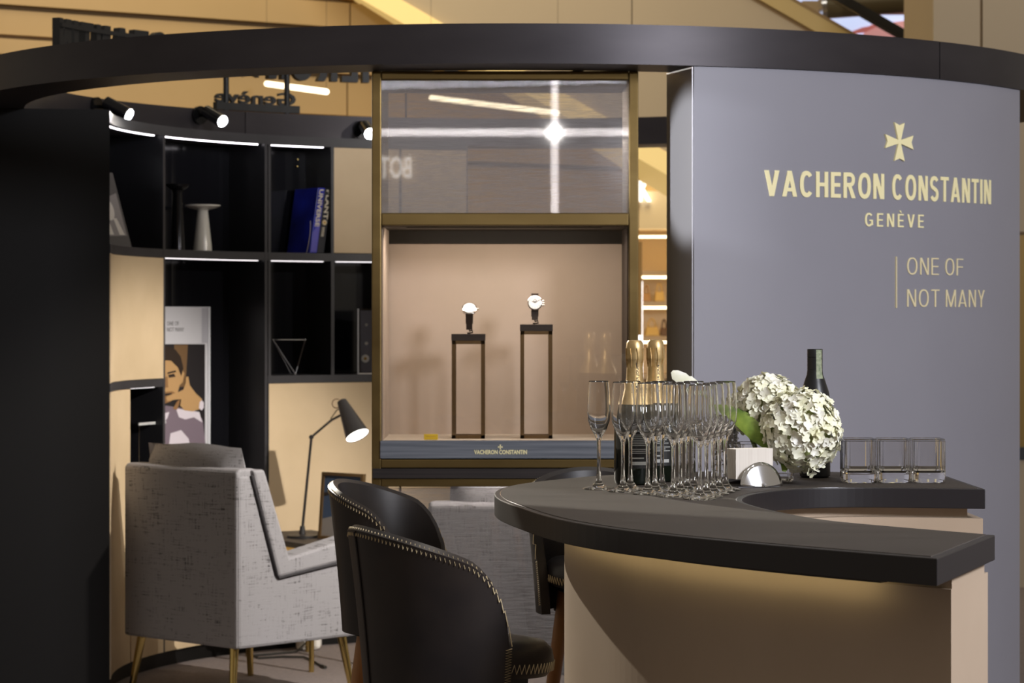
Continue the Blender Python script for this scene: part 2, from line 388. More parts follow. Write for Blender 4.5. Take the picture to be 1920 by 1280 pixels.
def sans(ch, t):
    """grotesque capitals: (polygons, width) with cap height 1"""
    s = t*1.08
    if ch == 'I': return [rc(0, t, 0, 1)], t
    if ch in 'EÈF':
        w = .44+t*.3; p = [rc(0, t, 0, 1), rc(t, w, 1-t*.85, 1), rc(t, w*.94, .5-t*.42, .5+t*.42)]
        if ch != 'F': p.append(rc(t, w, 0, t*.85))
        if ch == 'È': p.append([(w*.22, 1.26), (w*.48, 1.26), (w*.66, 1.08), (w*.50, 1.08)])
        return p, w
    if ch == 'T': w = .48+t*.4; return [rc(0, w, 1-t*.85, 1), rc(w/2-t/2, w/2+t/2, 0, 1-t*.85)], w
    if ch == 'H': w = .46+t*.7; return [rc(0, t, 0, 1), rc(w-t, w, 0, 1), rc(t, w-t, .5-t*.42, .5+t*.42)], w
    if ch == 'N': w = .46+t*.75; return [rc(0, t*.95, 0, 1), rc(w-t*.95, w, 0, 1), [(w-s*1.15, 0), (w, 0), (s*1.15, 1), (0, 1)]], w
    if ch == 'M':
        w = .60+t*.9; m = w/2
        return [rc(0, t*.9, 0, 1), rc(w-t*.9, w, 0, 1), [(m-s*.5, 0), (m+s*.5, 0), (s, 1), (0, 1)], [(m-s*.5, 0), (m+s*.5, 0), (w, 1), (w-s, 1)]], w
    if ch == 'V': w = .50+t*.9; m = w/2; return [[(m-s*.5, 0), (m+s*.5, 0), (s, 1), (0, 1)], [(m-s*.5, 0), (m+s*.5, 0), (w, 1), (w-s, 1)]], w
    if ch == 'A':
        w = .52+t*.9; m = w/2; y0 = .20; y1 = .20+t*.8; k = (m-s*.5)
        return [[(0, 0), (s, 0), (m+s*.5, 1), (m-s*.5, 1)], [(w-s, 0), (w, 0), (m+s*.5, 1), (m-s*.5, 1)], [(k*y0+s*.5, y0), (w-k*y0-s*.5, y0), (w-k*y1-s*.5, y1), (k*y1+s*.5, y1)]], w
    if ch == 'Y': w = .46+t*.8; m = w/2; return [rc(m-t/2, m+t/2, 0, .45), [(m-t/2, .42), (m+t/2, .42), (s, 1), (0, 1)], [(m-t/2, .42), (m+t/2, .42), (w, 1), (w-s, 1)]], w
    if ch == 'O': w = .54+t*.7; return stroke(ell(w/2, .5, w/2-t/2, .5-t*.43, 0, 360, 32)[:-1], t, True), w
    if ch in 'CG':
        w = .52+t*.6; p = stroke(ell(w/2, .5, w/2-t/2, .5-t*.43, 42, 318, 28), t)
        if ch == 'G': p += [rc(w*.52, w, .50-t*.7, .50), rc(w-t, w, .10, .50-t*.35)]
        return p, w
    if ch == 'S':
        w = .46+t*.6; r = .25-t*.10; a = ell(w/2, .75-t*.16, w/2-t/2, r-t*.16, 25, 270, 16, 2.1); b = ell(w/2, .25+t*.16, w/2-t/2, r-t*.16, 90, -155, 16, 2.1)
        return stroke(a+b, t), w
    if ch == 'R':
        w = .48+t*.6; y = .44
        b = [(t*.5, 1-t*.43), (w*.5, 1-t*.43)]+ell(w*.5, (1+y)/2, w*.5-t*.5, (1-y)/2-t*.43+.0, 80, -80, 12)+[(w*.5, y+t*.43-.0), (t*.5, y+t*.43)]
        return [rc(0, t, 0, 1)]+stroke(b, t*.92)+[[(w-t*1.02, 0), (w+.03, 0), (w*.5+t*.6, y+.05), (w*.5-t*.45, y+.05)]], w+.03
    raise KeyError(ch)
def caps(text, name, mapf, width, height, m, parent, t=.18, gap=.12, thick=.005):
    x = 0; L_ = []
    for ch in text:
        if ch == ' ': x += .26; continue
        p, w_ = sans(ch, t); L_.append([[(a+x, b) for a, b in q] for q in p]); x += w_+gap
    tot = x-gap; k = width/tot; out = []
    for polys in L_:
        parts = []
        for q in polys:
            n = len(q); v = [mapf(a*k, b*height, thick) for a, b in q]+[mapf(a*k, b*height, 0) for a, b in q]
            parts.append((v, [tuple(range(n)), tuple(range(n, 2*n))[::-1]]+[(i, (i+1) % n, n+(i+1) % n, n+i) for i in range(n)]))
        out.append(obj(name, *join(*parts), m, parent))
    return out
def plane_map(o, ux, uy):
    o = Vector(o); ux = Vector(ux).normalized(); uy = Vector(uy).normalized(); n = ux.cross(uy)
    return lambda u, v, w: o+ux*u+uy*v+n*w
def maltese(s):                                        # emblem outline, unit half-height s
    pts = []
    for k in range(4):
        a = k*PI/2; c, d = math.cos(a), math.sin(a)
        for x, y in ((-.10, .12), (-.36, 1.0), (0, .86), (.36, 1.0), (.10, .12)): pts.append(((x*c+y*d)*s, (-x*d+y*c)*s))
    return pts
def emblem(name, mapf, s, m, parent, thick=.004, sx=1.0):
    q = maltese(s); n = len(q)
    v = [mapf(x*sx, y, thick) for x, y in q]+[mapf(x*sx, y, 0) for x, y in q]
    f = [tuple(range(n)), tuple(range(n, 2*n))[::-1]]+[(i, (i+1) % n, n+(i+1) % n, n+i) for i in range(n)]
    me = obj(name, v, f, m, parent); return me

# ================================================================== SETTING
tag(obj('floor', *box(-9, 9, -8, 26, -.05, 0), 'carpet'), 'taupe carpet floor under the round booth and the hall', None, kind='structure')

# tan cladded wall behind, running from left-near to right-far
WA = Vector((-5.6, 11.17, 0)); WD = Vector((1.06, .70, 0)).normalized(); WN = Vector((WD.y, -WD.x, 0))
def wall_pt(s, z, out): return WA+WD*s+WN*out+Vector((0, 0, z))
def wall_box(s0, s1, z0, z1, o0, o1):
    v = [wall_pt(s, z, o) for s in (s0, s1) for o in (o0, o1) for z in (z0, z1)]
    return v, box(0, 1, 0, 1, 0, 1)[1]
wb = tag(obj('wall_back', *wall_box(0, 7.55, 0, 4.3, -.2, 0), 'groove'), 'tan panelled wall of the mall behind the booth', None, kind='structure')
edges = [0, .55, 1.1, 1.66, 2.06, 2.28, 2.50, 2.60, 2.745, 2.90, 3.2, 3.7, 4.3]
for i in range(len(edges)-1):
    z0, z1 = edges[i]+.012, edges[i+1]-.012
    for s0, s1 in ((0, 5.62), (5.63, 7.55)):
        o = obj('cladding_panel', *wall_box(s0, s1, z0, z1, 0, .05 if i % 2 else .08), 'tan' if i not in (9, 10) else 'tan_light', None)
        o.parent = wb
for s, z in ((3.55, 2.70), (2.35, 2.60)):
    c = wall_pt(s, z, .09); tag(obj('sprinkler_head', *lathe([(0, -.02), (.016, -.02), (.022, 0), (.012, .016), (0, .02)], 12, c), 'sign_black', smooth=True),
        'small dark sprinkler head high on the tan wall, '+('right' if s > 3 else 'left')+' one', 'sprinkler', 'sprinkler heads on the tan wall')

# distant closing wall
tag(obj('wall_far', *box(-9, 9, 22, 22.2, 0, 5), 'beige'), 'far beige wall of the mall hall', None, kind='structure')

# escalator crossing behind
esc = thing('escalator', 'beige clad escalator rising to the left behind the round booth', 'escalator', (1.6, 14.3, 0))
EA = Vector((-.756, 14.0, H+595*14/F)); ED = Vector((1.562, 0, -.896)).normalized(); EU = Vector((0, 0, 1))
def esc_box(s0, s1, v0, v1, y0, y1):
    v = [EA+ED*s+EU*u+Vector((0, y, 0)) for s in (s0, s1) for y in (y0, y1) for u in (v0, v1)]
    return v, box(0, 1, 0, 1, 0, 1)[1]
S0, S1 = -2.6, 5.8
for k in range(4):
    a, b = S0+(S1-S0)*k/4, S0+(S1-S0)*(k+1)/4-.006
    obj('side_panel', *esc_box(a, b, 0.10, 1.155, 0, 1.4), 'beige', esc)
obj('lit_lower_edge', *esc_box(S0, S1, -.02, .10, -.03, 1.4), 'cove', esc)
obj('shadow_gap', *esc_box(S0, S1, 1.155, 1.175, 0.0, 1.4), 'groove', esc)
obj('deck_trim', *esc_box(S0, S1, 1.175, 1.27, -.04, .22), 'beige_trim', esc)
obj('deck_edge', *esc_box(S0, S1, 1.27, 1.284, -.05, .22), 'groove', esc)
gp = obj('balustrade_glass', *esc_box(S0, S1, 1.284, 1.42, .10, .112), 'balustrade', esc)
obj('handrail', *esc_box(S0, S1, 1.42, 1.455, .06, .15), 'rubber', esc)
obj('handrail', *esc_box(S0, S1, 1.54, 1.572, .56, .64), 'rubber', esc)

# bright display screen glimpsed above the escalator
scr = thing('display_screen', 'large bright blue and pink screen beyond the escalator glass', 'screen', (3.2, 18.6, 2.2))
obj('screen_panel', *box(1.85, 3.9, 18.6, 18.7, 2.55, 4.2), 'screen_blue', scr)
obj('printed_shape', [(1.95, 18.59, 2.56), (3.85, 18.59, 2.56), (3.85, 18.59, 3.31), (2.8, 18.59, 3.29), (2.50, 18.59, 3.255), (2.2, 18.59, 3.17)], [(0, 1, 2, 3, 4)], 'screen_pink', scr)
obj('printed_shape', [(2.30, 18.58, 3.18), (2.44, 18.58, 3.235), (2.58, 18.58, 3.26), (2.46, 18.58, 3.20)], [(0, 1, 2, 3)], 'screen_red', scr)
dc = thing('ceiling_duct', 'dark round duct above the escalator near the column', 'duct', (2.3, 17.5, 3.0))
obj('duct_body', *tube([P(1545, 10, 17.5), P(1760, -6, 17.5)], .09, 20), 'grey_machine', dc, smooth=True)
obj('end_ring', *tube([P(1538, 11, 17.5), P(1547, 10, 17.5)], .10, 20), 'chrome', dc, smooth=True)
obj('bulkhead', *box(1.95, 3.9, 17.9, 18.1, 3.268, 3.34), 'tan', dc)

# beige column at the right
colm = thing('clad_column', 'beige clad column with vertical joint behind the right end of booth', 'column', (2.3, 12.4, 0))
x0, xs, x1 = (1750-CX)/F*12, (1840-CX)/F*12, 2.75
obj('cladding_panel', *box(x0, xs-.006, 12, 12.9, 1.60, 4.3), 'column', colm)
obj('cladding_panel', *box(xs+.006, x1, 12, 12.9, 1.60, 4.3), 'column', colm)
obj('core', *box(x0+.02, x1-.02, 12.02, 12.88, 0, 4.3), 'groove', colm)
obj('door_panel', *box(x0, x1, 12, 12.9, zat(838, 12), 1.585), 'ochre', colm)
obj('black_band', *box(x0, x1, 11.995, 12.9, zat(862, 12), zat(838, 12)), 'sign_black', colm)
obj('base_panel', *box(x0, x1, 12, 12.9, 0, zat(862, 12)), 'column', colm)

# lit shop bay behind, seen through the gap beside the showcase
shop = thing('shop_shelf_bay', 'brightly lit shop shelving glimpsed between showcase and grey wall', 'shelving', (.98, 16.4, 0))
X0, X1, YS = .60, 1.36, 16.4
obj('back_panel', *box(X0, X1, YS+.35, YS+.4, 0, 1.95), 'shop_wall', shop)
obj('side_panel', *box(X0-.03, X0, YS, YS+.4, 0, 1.95), 'shop_shelf', shop)
obj('side_panel', *box(X1, X1+.03, YS, YS+.4, 0, 1.95), 'shop_shelf', shop)
shelf_z = [zat(y, YS) for y in (700, 630, 565, 508)]
for z in shelf_z: obj('shelf', *box(X0, X1, YS, YS+.35, z-.03, z), 'shop_shelf', shop)
obj('canopy', *box(X0-.03, X1+.03, YS-.03, YS+.4, zat(430, YS), 1.99), 'shop_wall', shop)
for z in shelf_z[1:]+[zat(432, YS)]: obj('light_strip', *box(X0+.02, X1-.02, YS+.02, YS+.05, z-.045, z-.031), 'led_warm', shop)
light('shop_bay_light', 'AREA', (1.0, 15.6, 2.9), (1.0, 16.6, 1.2), 26, (1.0, .84, .55), size=.8)
obj('fascia', *box(X0+.02, X1+.4, YS+.1, YS+.4, 1.99, 2.6), 'tan_light', shop)
gs = thing('glowing_shop_sign', 'glowing white letter on the tan fascia above lit shop shelves', 'sign', P(1207, 355, 16.38))
letters('K', 'letter', plane_map(P(1198, 378, 16.36), (1, 0, 0), (0, 0, 1)), .075, .15, 'sign_glow', gs, bold=.03, thick=.03)
wt = thing('light_column', 'white vertical light tube beside the lit shop shelves', 'light', (.775, 15.9, 0))
obj('tube', *tube([(.757, 15.9, .05), (.757, 15.9, zat(527, 15.9))], .022, 12), 'white_tube', wt, smooth=True)
obj('foot', *lathe([(0, 0), (.06, 0), (.05, .05), (0, .05)], 16, (.757, 15.9, 0)), 'bronze', wt)
def bag(px, zi, wid, hei, m, label):
    x = (px-CX)/F*(YS+.15); z = shelf_z[zi]+.001
    t = thing('handbag', label, 'handbag', (x, YS+.15, z), 'handbags on the shop shelves')
    obj('bag_body', [(x-wid/2, YS+.09, z), (x+wid/2, YS+.09, z), (x+wid/2, YS+.2, z), (x-wid/2, YS+.2, z), (x-wid*.4, YS+.12, z+hei), (x+wid*.4, YS+.12, z+hei), (x+wid*.4, YS+.17, z+hei), (x-wid*.4, YS+.17, z+hei)],
        [(0, 1, 2, 3), (4, 5, 6, 7), (0, 1, 5, 4), (1, 2, 6, 5), (2, 3, 7, 6), (3, 0, 4, 7)], m, t, bevel=.006)
    obj('handle', *tube([(x+wid*.25*math.cos(a), YS+.145, z+hei-.004+.055*math.sin(a)) for a in [PI*i/10 for i in range(11)]], .005, 6), m, t, smooth=True)
bag(1236, 2, .065, .06, 'bag_gold', 'mustard handbag on upper lit shop shelf')
bag(1212, 2, .05, .05, 'bag_tan', 'tan handbag on upper lit shop shelf')
bag(1222, 1, .09, .055, 'bag_gold', 'mustard handbag on lower lit shop shelf')
bag(1245, 1, .05, .05, 'bag_dark', 'dark brown handbag on lower lit shop shelf')

# linear lamps hanging in the concourse
for a, b, lab in ((P(500, 157, 13.6), P(612, 172, 12.4), 'glowing tube lamp hanging behind the letters over the shelves'),
                  (P(808, 183, 13.6), P(1046, 212, 12.9), 'long glowing tube lamp seen through the upper wire cloth panel')):
    t = thing('tube_lamp', lab, 'lamp', tuple((a+b)/2), 'tube lamps over the concourse')
    obj('tube', *tube([a, b], .014, 10), 'tube', t, smooth=True)
    for p in (a, b): obj('suspension_wire', *tube([p, p+Vector((0, 0, 1.6))], .0009, 5), 'sign_black', t)

# shop front behind the photographer (seen only mirrored in the wire cloth)
sf = tag(obj('wall_front', *box(-6, 6, -5.3, -5.1, 0, 4.2), 'tan'), 'beige shop front facing the booth', None, kind='structure')
fs = thing('shop_front_sign', 'white shop letters on the front facing the booth', 'sign', (-.9, -5.1, 2.45))
letters('BOT', 'letter', plane_map((-.735, -5.09, 2.235), (-1, 0, 0), (0, 0, 1)), .235, .155, 'sign_front', fs, bold=.02, thick=.02)
light('star_spot', 'SPOT', (.305, -4.6, 2.535), (0, 7.2, 1.66), 200, (1.0, .96, .92), spot_size=rad(6), spot_blend=.6, shadow_soft_size=.03)  # added behind the camera to make the star glare on the upper panel

# ================================================================== BOOTH
# ---- ring beam
ring = thing('ring_beam', 'dark bronze ring beam crowning the round booth', 'beam', (0, D, ZB))
jo = [az(1762, R, False), rad(132), 2*PI+az(460, RI), 2*PI+rad(-75), 2*PI+az(1762, R, False)]
for a, b in zip(jo, jo[1:]):
    obj('beam_segment', *arc(RI, R, a+.0012, b-.0012, ZB, ZT), 'ring', ring, smooth=True)

# ---- curved shelving
RS, RB = 1.31, 1.52
aL, aAB, aBC, aCD, aDE, aEE = rad(-81), az(306, RS), az(501, RS), az(623, RS), az(750, RS), az(877, RS)
aNA = az(243, RS)
ZC, Z1T, Z1B, Z2T, Z2B = 1.848, 1.453, 1.424, 1.002, .975
sh = thing('curved_shelving', 'tall curved black shelving wall with cream doors lining the booth', 'shelving', (-1.0, 9.6, 0))
obj('end_panel', *arc(RS, R, aL, aL+.012, 0, ZB), 'black', sh)
obj('outer_shell', *arc(RB+.012, R-.004, aEE, aL, 0, ZB-.001), 'black', sh)
obj('back_panel', *arc(RB, RB+.012, aEE, aL, .06, ZC), 'gloss_black', sh)
obj('top_fascia', *arc(RS, RB, aEE, aL, ZC, ZB), 'shelf', sh, smooth=True)
obj('plinth', *arc(RS+.01, RB, aEE, aL, 0, .05), 'black', sh, smooth=True)
def div(a, z0, z1, th=.013, m='niche'):
    d = th/2/RS; return obj('divider', *arc(RS-.001, RB, a-d, a+d, z0, z1, 2), m, sh)
def front(a, z0, z1, th=.013):
    d = th/2/RS; return obj('divider_edge', *arc(RS-.004, RS-.001, a-d, a+d, z0, z1, 2), 'shelf', sh)
div(aAB, .05, ZC); front(aAB, .05, ZC)
for a in (aCD, aDE): div(a, Z2T, ZC); front(a, Z2T, ZC)
for s in (-.0062, .0062): div(aBC+s, .05, ZC, .012); front(aBC+s, .05, ZC, .012)
div(aNA, .6, Z2B)
obj('divider', *arc(RS, RB, aEE, aEE+.012, .05, ZC, 2), 'shelf', sh)
def board(a0, a1, zt, zb): return obj('shelf_board', *arc(RS-.003, RB, a0, a1, zb, zt), 'shelf', sh, smooth=True)
board(aEE, aL, Z1T, Z1B)
board(aAB, aL, Z2T, Z2B); board(aEE, aBC, Z2T, Z2B)
board(aAB, aNA, .60, .575)
board(aBC, aAB, .45, .42)
def door(a0, a1, z0, z1, name='door'):
    g = .005/RS; return obj(name, *arc(RS-.004, RS+.014, a0+g, a1-g, z0+.002, z1-.002), 'cream', sh, smooth=True)
door(aAB, aL, Z2T, Z1B); door(aNA, aL, .05, Z2B); door(aAB, aNA, .05, .575)
door(aDE, aCD, Z1T, ZC); door(aEE, aDE, Z1T, ZC); door(aEE, aDE, Z2T, Z1B)
door(aDE, aBC, .05, Z2B); door(aEE, aDE, .05, Z2B); door(aBC, aAB, .05, .42)
def led(a0, a1, z, m='led'): return obj('light_strip', *arc(RS+.020, RS+.027, a0+.02, a1-.02, z-.0032, z), m, sh)
for a0, a1 in ((aAB, aL), (aBC, aAB), (aCD, aBC)): led(a0, a1, ZC)
for a0, a1 in ((aBC, aAB), (aCD, aBC), (aDE, aCD)): led(a0, a1, Z1B, 'led_dim')
led(aAB, aNA, Z2B, 'led_dim')
for px, py in ((558, 299), (557, 312)):
    a = az(px, RB-.004); p = pol(a, RB-.006, zat(py, pol(a, RB).y))
    obj('screw_cap', *lathe([(0, -.004), (.005, -.003), (.006, 0), (.005, .003), (0, .004)], 10, p), 'brass', sh, smooth=True)

# ---- spotlights on the ring
def spotlight(px, py, target, label, energy, far=True, ang=None, aim=None, cone=72):
    a = az(px, RI) if ang is None else ang
    b = pol(a, RI, py if ang is not None else zat(py, pol(a, RI).y)); inward = (Vector((0, D, b.z))-b).normalized()
    t = thing('spotlight', label, 'spotlight', tuple(b), 'spotlights on the ring beam')
    obj('mount_plate', *tube([b+inward*.001, b+inward*.014], .034, 20), 'chrome_black', t, smooth=True)
    e = b+inward*.07; d = Vector(aim).normalized() if aim else (Vector(target)-e).normalized()
    obj('arm', *tube([b+inward*.012, e], .007, 10), 'chrome_black', t, smooth=True)
    h = obj('head', *tube([e-d*.030, e-d*.028, e+d*.072], [.021, .024, .024], 20), 'chrome_black', t, smooth=True)
    sub('rim', *[[tuple(Vector(p)-Vector((0, 0, 0))) for p in tube([e+d*.070, e+d*.075], .0245, 20, False)[0]], tube([e+d*.070, e+d*.075], .0245, 20, False)[1]], 'chrome', h)
    obj('lens', *tube([e+d*.0715, e+d*.0730], .0215, 20), 'lens', t)
    L = light('spot_lamp', 'SPOT', e+d*.09, target, energy, (1.0, .94, .86), spot_size=rad(cone), spot_blend=.5, shadow_soft_size=.02)
    return t
spotlight(178, 200, (0.1, 6.2, .55), 'black cylinder spotlight nearest the dark left end of the shelving', 22, aim=(.80, -.30, -.42))
spotlight(372, 216, (0.2, 5.6, .6), 'black cylinder spotlight over the shelf with two vases', 24, aim=(.66, -.62, -.40))
spotlight(676, 243, (-.1, 6.8, 1.1), 'black spotlight half hidden by the brass showcase frame', 14, aim=(.25, -.9, -.35))
spotlight(0, 1.93, (-.72, 8.75, .45), 'black spotlight inside the front of the ring, right of the showcase', 330, ang=rad(33), cone=56)
spotlight(0, 1.93, (-.55, 9.7, 1.0), 'black spotlight inside the ring behind the grey sign wall', 46, ang=rad(58))
spotlight(0, 1.93, (-.9, 9.4, 1.2), 'black spotlight inside the front of the ring, behind the showcase top', 16, ang=rad(8))

# ---- letter sign standing on the far ring (read from outside, so mirrored from here)
RT = 1.69
rs = thing('roof_letter_sign', 'black standing letters on the back of the ring, seen reversed', 'sign', (-1.1, 10.1, ZT))
def ring_map(a0, z0, r): return lambda u, v, wd: pol(a0+u/r, r+wd, z0+v)
aV, aC1, aC0, aN = az(868, RT), az(504, RT), az(440, RT), az(112, RT)
caps('VACHERON', 'letter', ring_map(aV, 2.128, RT), (aC1-aV)*RT, .14, 'sign_black', rs, .2, .14, .03)
caps('CONSTANTIN', 'letter', ring_map(aC0, 2.128, RT), (aN-aC0)*RT, .14, 'sign_black', rs, .2, .14, .03)
emblem('emblem', ring_map(az(473, RT), 2.215, RT), .085, 'sign_black', rs, .03)
obj('bottom_bar', *arc(RT-.012, RT+.012, az(560, RT), az(403, RT), ZT+.012, ZT+.04), 'sign_black', rs)
letters('Genève', 'small_letter', ring_map(az(555, RT), ZT+.04, RT), (az(405, RT)-az(555, RT))*RT, .05, 'sign_black', rs, bold=.02, thick=.015, capref='G')
for px in (424, 538): obj('post', *tube([pol(az(px, RT), RT, ZT), pol(az(px, RT), RT, 2.26)], .011, 10), 'sign_black', rs, smooth=True)
obj('rail', *arc(RT-.01, RT, aV, aN, 2.235, 2.25), 'sign_black', rs)
for px in (760,): obj('post', *tube([pol(az(px, RT), RT-.01, ZT), pol(az(px, RT), RT-.01, 2.24)], .004, 6), 'chrome_black', rs)

# ---- grey sign wall
RW = 1.772
a0, a1 = az(1300, RW, False), az(1912, RW, False)
gw = thing('grey_sign_wall', 'curved lavender grey wall panel with pale gold lettering', 'sign wall', tuple(pol((a0+a1)/2, RW-.1)))
obj('panel', *arc(RW-.21, RW, a0+.001, a1, 0, ZB-.001, 40), 'sign_wall', gw, smooth=True)
obj('steel_end_plate', *arc(RW-.212, RW-.006, a0-.0009, a0+.001, 0, ZB-.001, 1), 'wall_end', gw)
def wall_map(px0, z0): 
    aa = az(px0, RW, False); return lambda u, v, wd: pol(aa+u/RW, RW+.0005+wd, z0+v)
def warc(p, q): return (az(q, RW, False)-az(p, RW, False))*RW
def zw(px, py): return zat(py, pol(az(px, RW, False), RW).y)
caps('VACHERON', 'letter', wall_map(1433, 1.540), warc(1433, 1657), .0695, 'letter', gw, .175, .13, .002)
caps('CONSTANTIN', 'letter', wall_map(1672, 1.540), warc(1672, 1857), .0695, 'letter', gw, .165, .15, .002)
emblem('emblem', wall_map(1684, zw(1684, 266)), (zw(1684, 230)-zw(1684, 302))/2, 'letter', gw, .006, 1.02)
caps('GENÈVE', 'letter', wall_map(1621, zw(1621, 424)), warc(1621, 1731), zw(1621, 399)-zw(1621, 424), 'letter', gw, .135, .30, .002)
caps('ONE OF', 'letter', wall_map(1700, zw(1700, 514.5)), warc(1700, 1805), zw(1700, 483)-zw(1700, 515), 'letter_side', gw, .085, .17, .002)
caps('NOT MANY', 'letter', wall_map(1700, zw(1700, 575)), warc(1700, 1845), zw(1700, 542)-zw(1700, 575), 'letter_side', gw, .085, .17, .002)
ab = az(1679, RW, False); obj('vertical_rule', *arc(RW, RW+.005, ab-.0009, ab+.0009, zw(1679, 577), zw(1679, 481), 1), 'letter_side', gw)

# ---- showcase
YF, YB = 7.20, 7.62
xl, xr = (697-CX)/F*YF, (1197-CX)/F*YF
def sx(px): return (px-CX)/F*YF
def sz(py): return zat(py, YF)
shc = thing('watch_showcase', 'tall brass framed watch showcase with wire cloth panels', 'showcase', ((xl+xr)/2, (YF+YB)/2, 0))
for n_, (p0, p1) in {'frame_post': (697, 715), 'frame_post ': (1179, 1197)}.items():
    obj('frame_post', *box(sx(p0), sx(p1), YF, YB, 0, sz(133)), 'gold', shc, bevel=.003)
obj('frame_rail', *box(sx(715), sx(1179), YF, YB, sz(150), sz(133)), 'gold', shc, bevel=.003)
obj('frame_rail', *box(sx(715), sx(1179), YF, YB, sz(423), sz(399)), 'gold', shc, bevel=.003)
obj('lower_rail', *box(sx(715), sx(1179), YF-.004, YB, sz(877), sz(861)), 'gold', shc, bevel=.002)
obj('black_band', *box(sx(699), sx(1195), YF-.01, YB, sz(896), sz(878)), 'dark_wood', shc)
obj('lower_rail', *box(sx(715), sx(1179), YF-.004, YB, sz(912), sz(897)), 'gold', shc, bevel=.002)
obj('wire_cloth_panel', *box(sx(715), sx(1179), YF+.012, YF+.018, sz(399), sz(150)), 'mesh', shc)
obj('wire_cloth_panel', *box(sx(715), sx(1179), YF+.012, YF+.018, .03, sz(915)), 'mesh_low', shc)
obj('glass_pane', *box(sx(716), sx(1178), YF+.006, YF+.012, sz(827), sz(424)), 'pane', shc)
pl = obj('plinth_front', *box(sx(713), sx(1181), YF-.006, YF+.03, sz(859), sz(826)), 'plinth', shc, bevel=.001)
obj('case_floor', *box(sx(715), sx(1179), YF+.03, YB, sz(859), sz(826)), 'case_floor', shc)
obj('back_panel', *box(sx(715), sx(1179), YB-.02, YB, sz(859), sz(404)), 'case_back', shc)
obj('black_valance', *box(sx(715), sx(1179), YB-.035, YB-.021, zat(457, YB), sz(424)), 'black', shc)
obj('shadow_gap', *box(sx(715), sx(1179), YB-.026, YB-.020, zat(818, YB), zat(814, YB)), 'plinth', shc)
for p0, p1 in ((715, 717), (1177, 1179)): obj('side_glass', *box(sx(p0), sx(p1), YF+.03, YB-.03, sz(826), sz(424)), 'case_back' if p0 == 715 else 'dark_wood', shc)
obj('case_roof', *box(sx(716), sx(1178), YF+.03, YB-.03, sz(424), sz(420)), 'black', shc)
obj('light_bar', *box(sx(760), sx(1130), YF+.05, YF+.065, sz(425.5), sz(424.2)), 'black', shc)
light('showcase_lamp', 'AREA', (sx(945), YF+.10, sz(428)), (sx(945), YF+.30, .8), 3.0, (1.0, .86, .72), shape='RECTANGLE', size=.55, size_y=.05)
pm = plane_map((sx(889), YF-.0065, sz(851)), (1, 0, 0), (0, 0, 1))
letters('VACHERON CONSTANTIN', 'brand_lettering', pm, sx(988)-sx(889), sz(843)-sz(851), 'letter', shc, bold=.03, thick=.0015, merge=True)
emblem('emblem', plane_map((sx(938), YF-.0065, sz(837.5)), (1, 0, 0), (0, 0, 1)), .0068, 'letter', shc, .0015)

def pedestal(px0, px1, ytop, label):
    d = 7.36; c = ((px0+px1)/2-CX)/F*d; hw = (px1-px0)/2*d/F*.98; zb = sz(826)+.0005; zt = zat(ytop, d-hw); b = .0105
    t = thing('watch_pedestal', label, 'pedestal', (c, d, zb), 'pedestals in the showcase')
    for sx_ in (-1, 1):
        for sy in (-1, 1):
            xa, ya = c+sx_*(hw-b/2), d+sy*(hw-b/2)
            obj('leg', *box(xa-b/2, xa+b/2, ya-b/2, ya+b/2, zb, zt-.018), 'bronze', t)
    for z in (zb, zt-.0275):
        for s in (-1, 1):
            obj('cross_bar', *box(c-hw, c+hw, d+s*(hw-b/2)-b/2, d+s*(hw-b/2)+b/2, z, z+.009), 'bronze', t)
            obj('cross_bar', *box(c+s*(hw-b/2)-b/2, c+s*(hw-b/2)+b/2, d-hw, d+hw, z, z+.009), 'bronze', t)
    obj('cap', *box(c-hw-.001, c+hw+.001, d-hw-.001, d+hw+.001, zt-.018, zt), 'dark_wood', t)
    return c, d, zt
